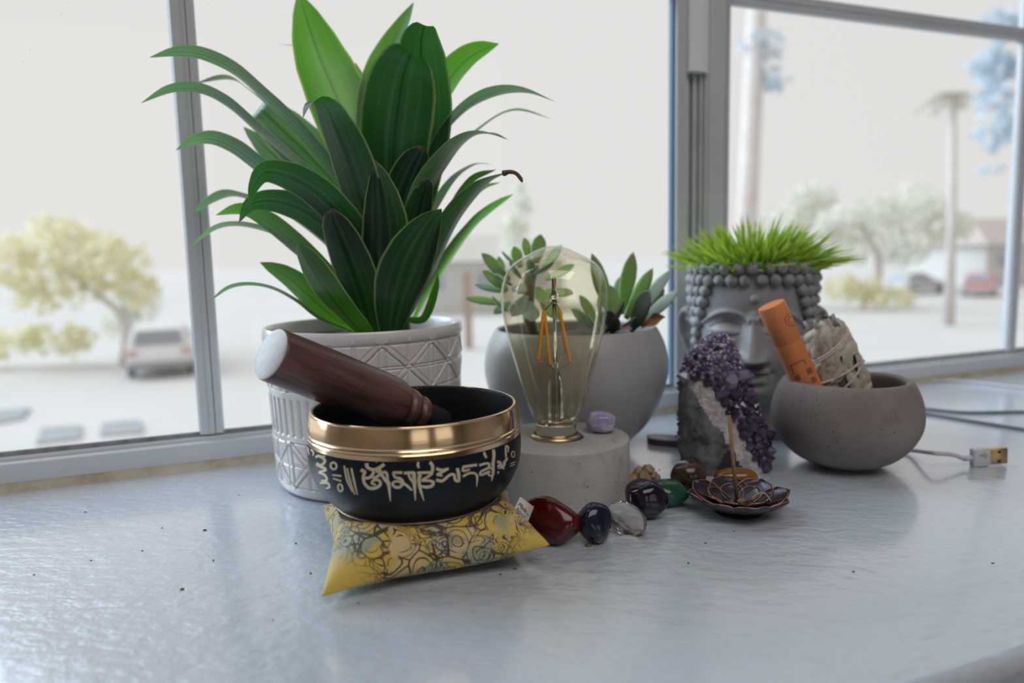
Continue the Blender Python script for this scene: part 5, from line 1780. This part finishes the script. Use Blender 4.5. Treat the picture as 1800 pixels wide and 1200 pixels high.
cable('wall_cable', [G(1570, 672), G(1620, 671), G(1680, 671), G(1740, 677), G(1800, 684), G(1880, 694)], .0013, CABLE, 'pale cable running along the wall under the window beyond the bowl')
rng = random.Random(5)
bm = bmesh.new()
crumb_px = [(1034, 960), (360, 932), (546, 1008), (320, 1036), (285, 928), (1240, 955), (1290, 934), (880, 1010), (160, 985), (250, 968), (150, 900), (1745, 990), (1500, 1005), (905, 1000), (630, 1060), (480, 1090), (375, 985), (520, 955), (1159, 826), (1210, 990), (60, 1010), (420, 870)]
for k, (x, y) in enumerate(crumb_px):
    p = G(x, y)
    s_ = rng.uniform(.0004, .0008) if k else .0013
    r_ = bmesh.ops.create_icosphere(bm, subdivisions=1, radius=s_, matrix=Matrix.Translation(p + Vector((0, 0, s_ * .4))) @ Matrix.Diagonal((rng.uniform(.7, 1.9), rng.uniform(.6, 1.2), .6, 1)))
o = tag(obj('crumbs', bm, pm('crumb_dirt', (0.06, 0.05, 0.045), 0.9, (0.2, 0.17, 0.14), 300)), 'tiny dark specks of dirt scattered over the sill', 'crumbs')
o['kind'] = 'stuff'

# ------------------------------------------------------------------ outdoors
GZ_ = -3.2
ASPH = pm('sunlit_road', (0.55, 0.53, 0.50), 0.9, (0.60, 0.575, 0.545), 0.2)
bm = bmesh.new()
bmesh.ops.create_grid(bm, x_segments=2, y_segments=2, size=150, matrix=Matrix.Translation((20, 152, GZ_)))
struct(obj('ground', bm, ASPH, smooth=False), 'pale sunlit street and driveway outside the window')
SLAB = pm('driveway_slab', (0.28, 0.30, 0.32), 0.9, (0.36, 0.37, 0.38), 1.0)
for k, (q, lab) in enumerate(((((-30, 727), (54, 719), (40, 738), (-30, 750)), ''), (((73, 755), (143, 750), (142, 773), (64, 782)), ''), (((180, 746), (246, 741), (252, 763), (176, 768)), ''))):
    P = [G(x, y, GZ_) for x, y in q]
    bm = bmesh.new()
    lo_ = [bm.verts.new(p) for p in P]
    hi_ = [bm.verts.new(p + Vector((0, 0, .05))) for p in P]
    bm.faces.new(hi_)
    for i in range(4):
        bm.faces.new((lo_[i], lo_[(i + 1) % 4], hi_[(i + 1) % 4], hi_[i]))
    bmesh.ops.recalc_face_normals(bm, faces=bm.faces)
    c = sum(P, Vector()) / 4
    bmesh.ops.translate(bm, verts=bm.verts, vec=-c)
    tag(obj('paving_slab', bm, SLAB, smooth=False, loc=c), ['far grey slab outside, left edge of the view', 'middle grey paving slab outside by the left window', 'grey paving slab outside just left of the window mullion'][k], 'paving', 'slabs in the driveway')
def foliage(name, clusters, n, size, mat, parent, seed):
    rng = random.Random(seed)
    V, Fc = [], []
    wts = [c_[3] ** 2 for c_ in clusters]
    for k in range(n):
        cx, cy, cz, r = rng.choices(clusters, wts)[0]
        d = Vector((rng.gauss(0, 1), rng.gauss(0, 1), rng.gauss(0, 1))).normalized() * r * rng.random() ** .4
        p = Vector((cx + d.x, cy + d.y, cz + d.z * .8))
        a = Vector((rng.gauss(0, 1), rng.gauss(0, 1), rng.gauss(0, 1))).normalized()
        b = a.cross(Vector((rng.gauss(0, 1), rng.gauss(0, 1), rng.gauss(0, 1)))).normalized()
        s_ = size * rng.uniform(.6, 1.3)
        i = len(V)
        V += [p - a * s_, p + b * s_ * .45, p + a * s_, p - b * s_ * .45]
        Fc.append((i, i + 1, i + 2, i + 3))
    o = pyobj(name, V, Fc, mat, parent, smooth=False)
    o['kind'] = 'stuff'
    return o
YG = m_foliage('yellow_green_foliage', (0.74, 0.70, 0.46), (0.86, 0.82, 0.66), (0.86, 0.82, 0.60))  # all foliage colours are paled to paint in the overexposed daylight
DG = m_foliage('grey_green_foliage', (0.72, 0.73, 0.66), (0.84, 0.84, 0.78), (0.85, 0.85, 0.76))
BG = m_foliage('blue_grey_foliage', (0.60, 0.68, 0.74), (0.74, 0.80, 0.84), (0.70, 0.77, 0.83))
BARK = pm('pale_bark', (0.55, 0.50, 0.46), 0.9, (0.66, 0.61, 0.57), 2)
def tree(name, px, py, d, crown, n, size, mat, trunk, label, seed, cat='tree'):
    """px, py: foot of the trunk in the photograph; d distance; crown: (dx, dz, r) clusters round the foot"""
    b = D(px, py, d)
    b.z = GZ_
    r_ = empty(name, b, label, cat, None)
    rng = random.Random(seed)
    foliage('foliage', [(dx, rng.uniform(-.5, .5) * r, dz, r) for dx, dz, r in crown], n, size, mat, r_, seed)
    if trunk:
        top_ = max(dz for dx, dz, r in crown)
        obj('trunk', tube(catmull([Vector((0, 0, 0)), Vector((trunk * .3, 0, top_ * .4)), Vector((crown[0][0] * .5, 0, top_ * .8))], 5), [trunk * (1 - .05 * i) for i in range(11)], 10), BARK, r_)
    return r_
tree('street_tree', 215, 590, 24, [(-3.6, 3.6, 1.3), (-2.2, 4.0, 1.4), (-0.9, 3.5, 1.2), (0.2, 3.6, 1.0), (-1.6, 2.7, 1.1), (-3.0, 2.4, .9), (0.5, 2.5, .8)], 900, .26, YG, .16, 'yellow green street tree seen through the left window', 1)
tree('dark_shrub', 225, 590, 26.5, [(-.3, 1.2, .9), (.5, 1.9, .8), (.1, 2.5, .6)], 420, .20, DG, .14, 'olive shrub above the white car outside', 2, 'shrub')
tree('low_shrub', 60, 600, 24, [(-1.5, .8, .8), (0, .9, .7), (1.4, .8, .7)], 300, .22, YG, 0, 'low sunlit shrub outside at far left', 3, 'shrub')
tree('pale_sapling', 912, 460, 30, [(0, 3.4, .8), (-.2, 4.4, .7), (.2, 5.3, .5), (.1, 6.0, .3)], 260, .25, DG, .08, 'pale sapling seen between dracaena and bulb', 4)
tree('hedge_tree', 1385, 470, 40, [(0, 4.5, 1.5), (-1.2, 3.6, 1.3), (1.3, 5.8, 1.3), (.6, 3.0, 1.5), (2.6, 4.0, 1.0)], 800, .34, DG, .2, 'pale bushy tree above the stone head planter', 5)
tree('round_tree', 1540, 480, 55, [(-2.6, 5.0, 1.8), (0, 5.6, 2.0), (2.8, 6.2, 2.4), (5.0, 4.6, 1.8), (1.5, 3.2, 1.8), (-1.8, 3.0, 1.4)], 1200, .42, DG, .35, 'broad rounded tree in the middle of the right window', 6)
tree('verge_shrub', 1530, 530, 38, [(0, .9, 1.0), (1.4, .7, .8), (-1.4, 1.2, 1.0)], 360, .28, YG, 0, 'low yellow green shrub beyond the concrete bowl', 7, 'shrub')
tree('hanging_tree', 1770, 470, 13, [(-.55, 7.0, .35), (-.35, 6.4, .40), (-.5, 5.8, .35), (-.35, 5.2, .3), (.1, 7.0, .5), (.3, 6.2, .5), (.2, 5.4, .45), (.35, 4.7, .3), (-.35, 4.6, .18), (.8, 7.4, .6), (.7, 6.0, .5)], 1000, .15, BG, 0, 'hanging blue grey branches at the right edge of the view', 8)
palm_b = D(1660, 470, 30)
palm_b.z = GZ_
palm = empty('palm_tree', palm_b, 'distant palm tree with drooping fronds in the right window', 'tree')
ph = D(1662, 165, 30).z - GZ_
obj('trunk', tube([Vector((.3, 0, 0)), Vector((.2, 0, ph * .5)), Vector((0, 0, ph))], [.22, .17, .13], 10), BARK, palm)
rng = random.Random(9)
for k in range(16):
    a = 2 * PI * k / 16 + rng.uniform(-.15, .15)
    ln_ = rng.uniform(1.0, 1.5)
    dr = rng.uniform(.5, 1.2)
    hd = Vector((cos(a), sin(a), 0))
    V, Fc = [], []
    pts = [Vector((0, 0, ph)) + hd * ln_ * u + Vector((0, 0, .35 * u - dr * u * u)) for u in np.linspace(0, 1, 10)]
    sd_ = Vector((-hd.y, hd.x, 0))
    for i, p in enumerate(pts[:-1]):
        w = .32 * sin(min(1, (i + 1) / 6) * PI / 2)
        for sg in (-1, 1):
            j = len(V)
            V += [p, p.lerp(pts[i + 1], .55), p.lerp(pts[i + 1], .9) + sd_ * sg * w - Vector((0, 0, .12))]
            Fc.append((j, j + 1, j + 2))
    pyobj('frond', V, Fc, m_foliage('palm_frond', (0.42, 0.38, 0.30), (0.5, 0.46, 0.38), (0.4, 0.38, 0.28)) if k == 0 else bpy.data.materials['palm_frond'], palm, smooth=False)
tb_ = D(1312, 470, 16)
tb_.z = GZ_
tk = empty('palm_trunk_tree', tb_, 'bare pinkish tree trunk just right of the window post', 'tree')
obj('trunk', tube([Vector((-.1, 0, 0)), Vector((0, 0, 4)), Vector((.15, 0, 9))], [.26, .22, .2], 12), pm('pink_bark', (0.60, 0.54, 0.50), 0.9, (0.70, 0.65, 0.62), 3), tk)
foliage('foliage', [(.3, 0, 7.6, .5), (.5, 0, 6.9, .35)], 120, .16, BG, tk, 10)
# house beyond the right window and one behind the bulb
def house(name, c, w, d, h, rh, wallm, roofm, label, nwin, rz):
    r_ = empty(name, c, label, 'house')
    r_.rotation_euler = (0, 0, rz)
    obj('wall', box(-w / 2, w / 2, -d / 2, d / 2, 0, h), wallm, r_, smooth=False)
    bm = bmesh.new()
    e = .5
    V = [(-w / 2 - e, -d / 2 - e, h), (w / 2 + e, -d / 2 - e, h), (w / 2 + e, d / 2 + e, h), (-w / 2 - e, d / 2 + e, h), (-w / 2 + .4 * d, 0, h + rh), (w / 2 - .4 * d, 0, h + rh)]
    v = [bm.verts.new(p) for p in V]
    for f_ in ((0, 1, 5, 4), (2, 3, 4, 5), (1, 2, 5), (3, 0, 4), (3, 2, 1, 0)):
        bm.faces.new([v[i] for i in f_])
    bmesh.ops.recalc_face_normals(bm, faces=bm.faces)
    obj('roof', bm, roofm, r_, smooth=False)
    for k in range(nwin):
        x = -w / 2 + w * (k + .5) / nwin
        fr = obj('window', box(x - .7, x + .7, -d / 2 - .06, -d / 2 + .02, h * .42, h * .84), pm('house_trim', (0.7, 0.68, 0.66), 0.6), r_, smooth=False)
        obj('pane', box(x - .6, x + .6, -d / 2 - .08, -d / 2 - .05, h * .46, h * .80), pm('house_pane', (0.36, 0.38, 0.42), 0.2), fr, smooth=False)
    return r_
WHT = pm('house_white', (0.60, 0.58, 0.55), 0.8)
ROOFM = pm('house_roof', (0.50, 0.42, 0.38), 0.8, (0.56, 0.48, 0.44), 3)
hp_ = D(1760, 470, 62)
hp_.z = GZ_
house('far_house', hp_, 13, 7, 3.2, 2.2, WHT, ROOFM, 'pale house with reddish roof in the right window', 4, 0.35)
hp_ = D(850, 500, 45)
hp_.z = GZ_
house('white_house', hp_, 9, 6, 3.0, 1.6, WHT, pm('house_roof_pale', (0.56, 0.52, 0.48), 0.8), 'white house with brown post partly hidden by the grey pot', 3, 0.1)
b = D(823, 560, 26)
b.z = GZ_
bm = box(-.14, .14, -.14, .14, 0, D(823, 478, 26).z - GZ_)
tag(obj('porch_post', bm, pm('porch_brown', (0.42, 0.30, 0.25), 0.8), smooth=False, loc=b), 'brown porch post outside left of the succulents', 'post')
def car(name, c, rz, paint, label, glassm, tail):
    r_ = empty(name, c, label, 'car')
    r_.rotation_euler = (0, 0, rz)
    # side outline (y along the car, rear at -y)
    def loft(prof, hw0, hw1, z0_, z1_):
        bm = bmesh.new()
        def hw(z):
            return hw0 + (hw1 - hw0) * (z - z0_) / (z1_ - z0_)
        L = [bm.verts.new((-hw(z), y, z)) for y, z in prof]
        R = [bm.verts.new((hw(z), y, z)) for y, z in prof]
        k = len(prof)
        for i in range(k):
            bm.faces.new((L[i], L[(i + 1) % k], R[(i + 1) % k], R[i]))
        bm.faces.new(L[::-1])
        bm.faces.new(R)
        bmesh.ops.recalc_face_normals(bm, faces=bm.faces)
        return bm
    obj('body', bev(loft([(-2.1, .35), (-2.15, .62), (-2.05, .95), (1.0, .98), (2.05, .82), (2.15, .5), (2.1, .32)], .88, .86, .3, 1.0), .08, 3), paint, r_, sharp=50)
    obj('cabin', bev(loft([(-2.0, .95), (-1.75, 1.45), (-.2, 1.5), (.95, .97)], .86, .66, .95, 1.5), .06, 3), paint, r_, sharp=50)
    bm = bmesh.new()
    q = [(-.66, -2.00, 1.02), (.66, -2.00, 1.02), (.56, -1.80, 1.38), (-.56, -1.80, 1.38)]
    v = [bm.verts.new((x, y - .03, z)) for x, y, z in q] + [bm.verts.new((x, y + .05, z)) for x, y, z in q]
    for f_ in ((0, 1, 2, 3), (7, 6, 5, 4), (0, 4, 5, 1), (1, 5, 6, 2), (2, 6, 7, 3), (3, 7, 4, 0)):
        bm.faces.new([v[i] for i in f_])
    obj('rear_window', bm, glassm, r_, smooth=False)
    for sx in (-1, 1):
        bm = bmesh.new()
        q = [(sx * .855, -1.7, 1.03), (sx * .855, .55, 1.03), (sx * .70, -.15, 1.40), (sx * .70, -1.55, 1.38)]
        v = [bm.verts.new(Vector(p) + Vector((sx * .025, 0, .01))) for p in q] + [bm.verts.new(Vector(p) - Vector((sx * .04, 0, 0))) for p in q]
        for f_ in ((0, 1, 2, 3), (7, 6, 5, 4), (0, 4, 5, 1), (1, 5, 6, 2), (2, 6, 7, 3), (3, 7, 4, 0)):
            bm.faces.new([v[i] for i in f_])
        bmesh.ops.recalc_face_normals(bm, faces=bm.faces)
        obj('side_window', bm, glassm, r_, smooth=False)
        obj('tail_light', box(sx * .72 - .12, sx * .72 + .12, -2.17, -2.08, .68, .88), tail, r_, smooth=False)
        for y in (-1.35, 1.35):
            bm = lathe([(0, -.11), (.2, -.11), (.31, -.09), (.33, 0), (.31, .09), (.2, .11), (0, .11)], 24)
            bmesh.ops.transform(bm, matrix=Matrix.Rotation(PI / 2, 4, 'Y'), verts=bm.verts)
            obj('wheel', bm, TYRE, r_, loc=(sx * .80, y, .33))
    obj('bumper', bev(box(-.85, .85, -2.2, -2.05, .32, .5), .03, 2), BUMP, r_)
    return r_
TYRE = pm('tyre', (0.20, 0.20, 0.22), 0.8)
BUMP = pm('bumper_grey', (0.34, 0.34, 0.36), 0.6)
CG = pm('car_glass', (0.30, 0.31, 0.35), 0.3)
TL = pm('tail_red', (0.62, 0.42, 0.39), 0.4)
wc_ = G(272, 668, GZ_)
car('white_car', Vector((wc_.x - .8, wc_.y + 2.2, GZ_)), 0.42, pm('car_white', (0.80, 0.79, 0.78), 0.4), 'white parked car outside the left window', CG, TL)
rc_ = D(1722, 508, 47)
car('red_car', Vector((rc_.x, rc_.y, GZ_)), -0.6, pm('car_red', (0.52, 0.27, 0.24), 0.4), 'small red car far off in the right window', CG, TL)
gc_ = D(1610, 505, 50)
car('grey_car', Vector((gc_.x, gc_.y, GZ_)), -1.1, pm('car_grey', (0.50, 0.50, 0.52), 0.4), 'pale grey car parked near the red car', CG, TL)
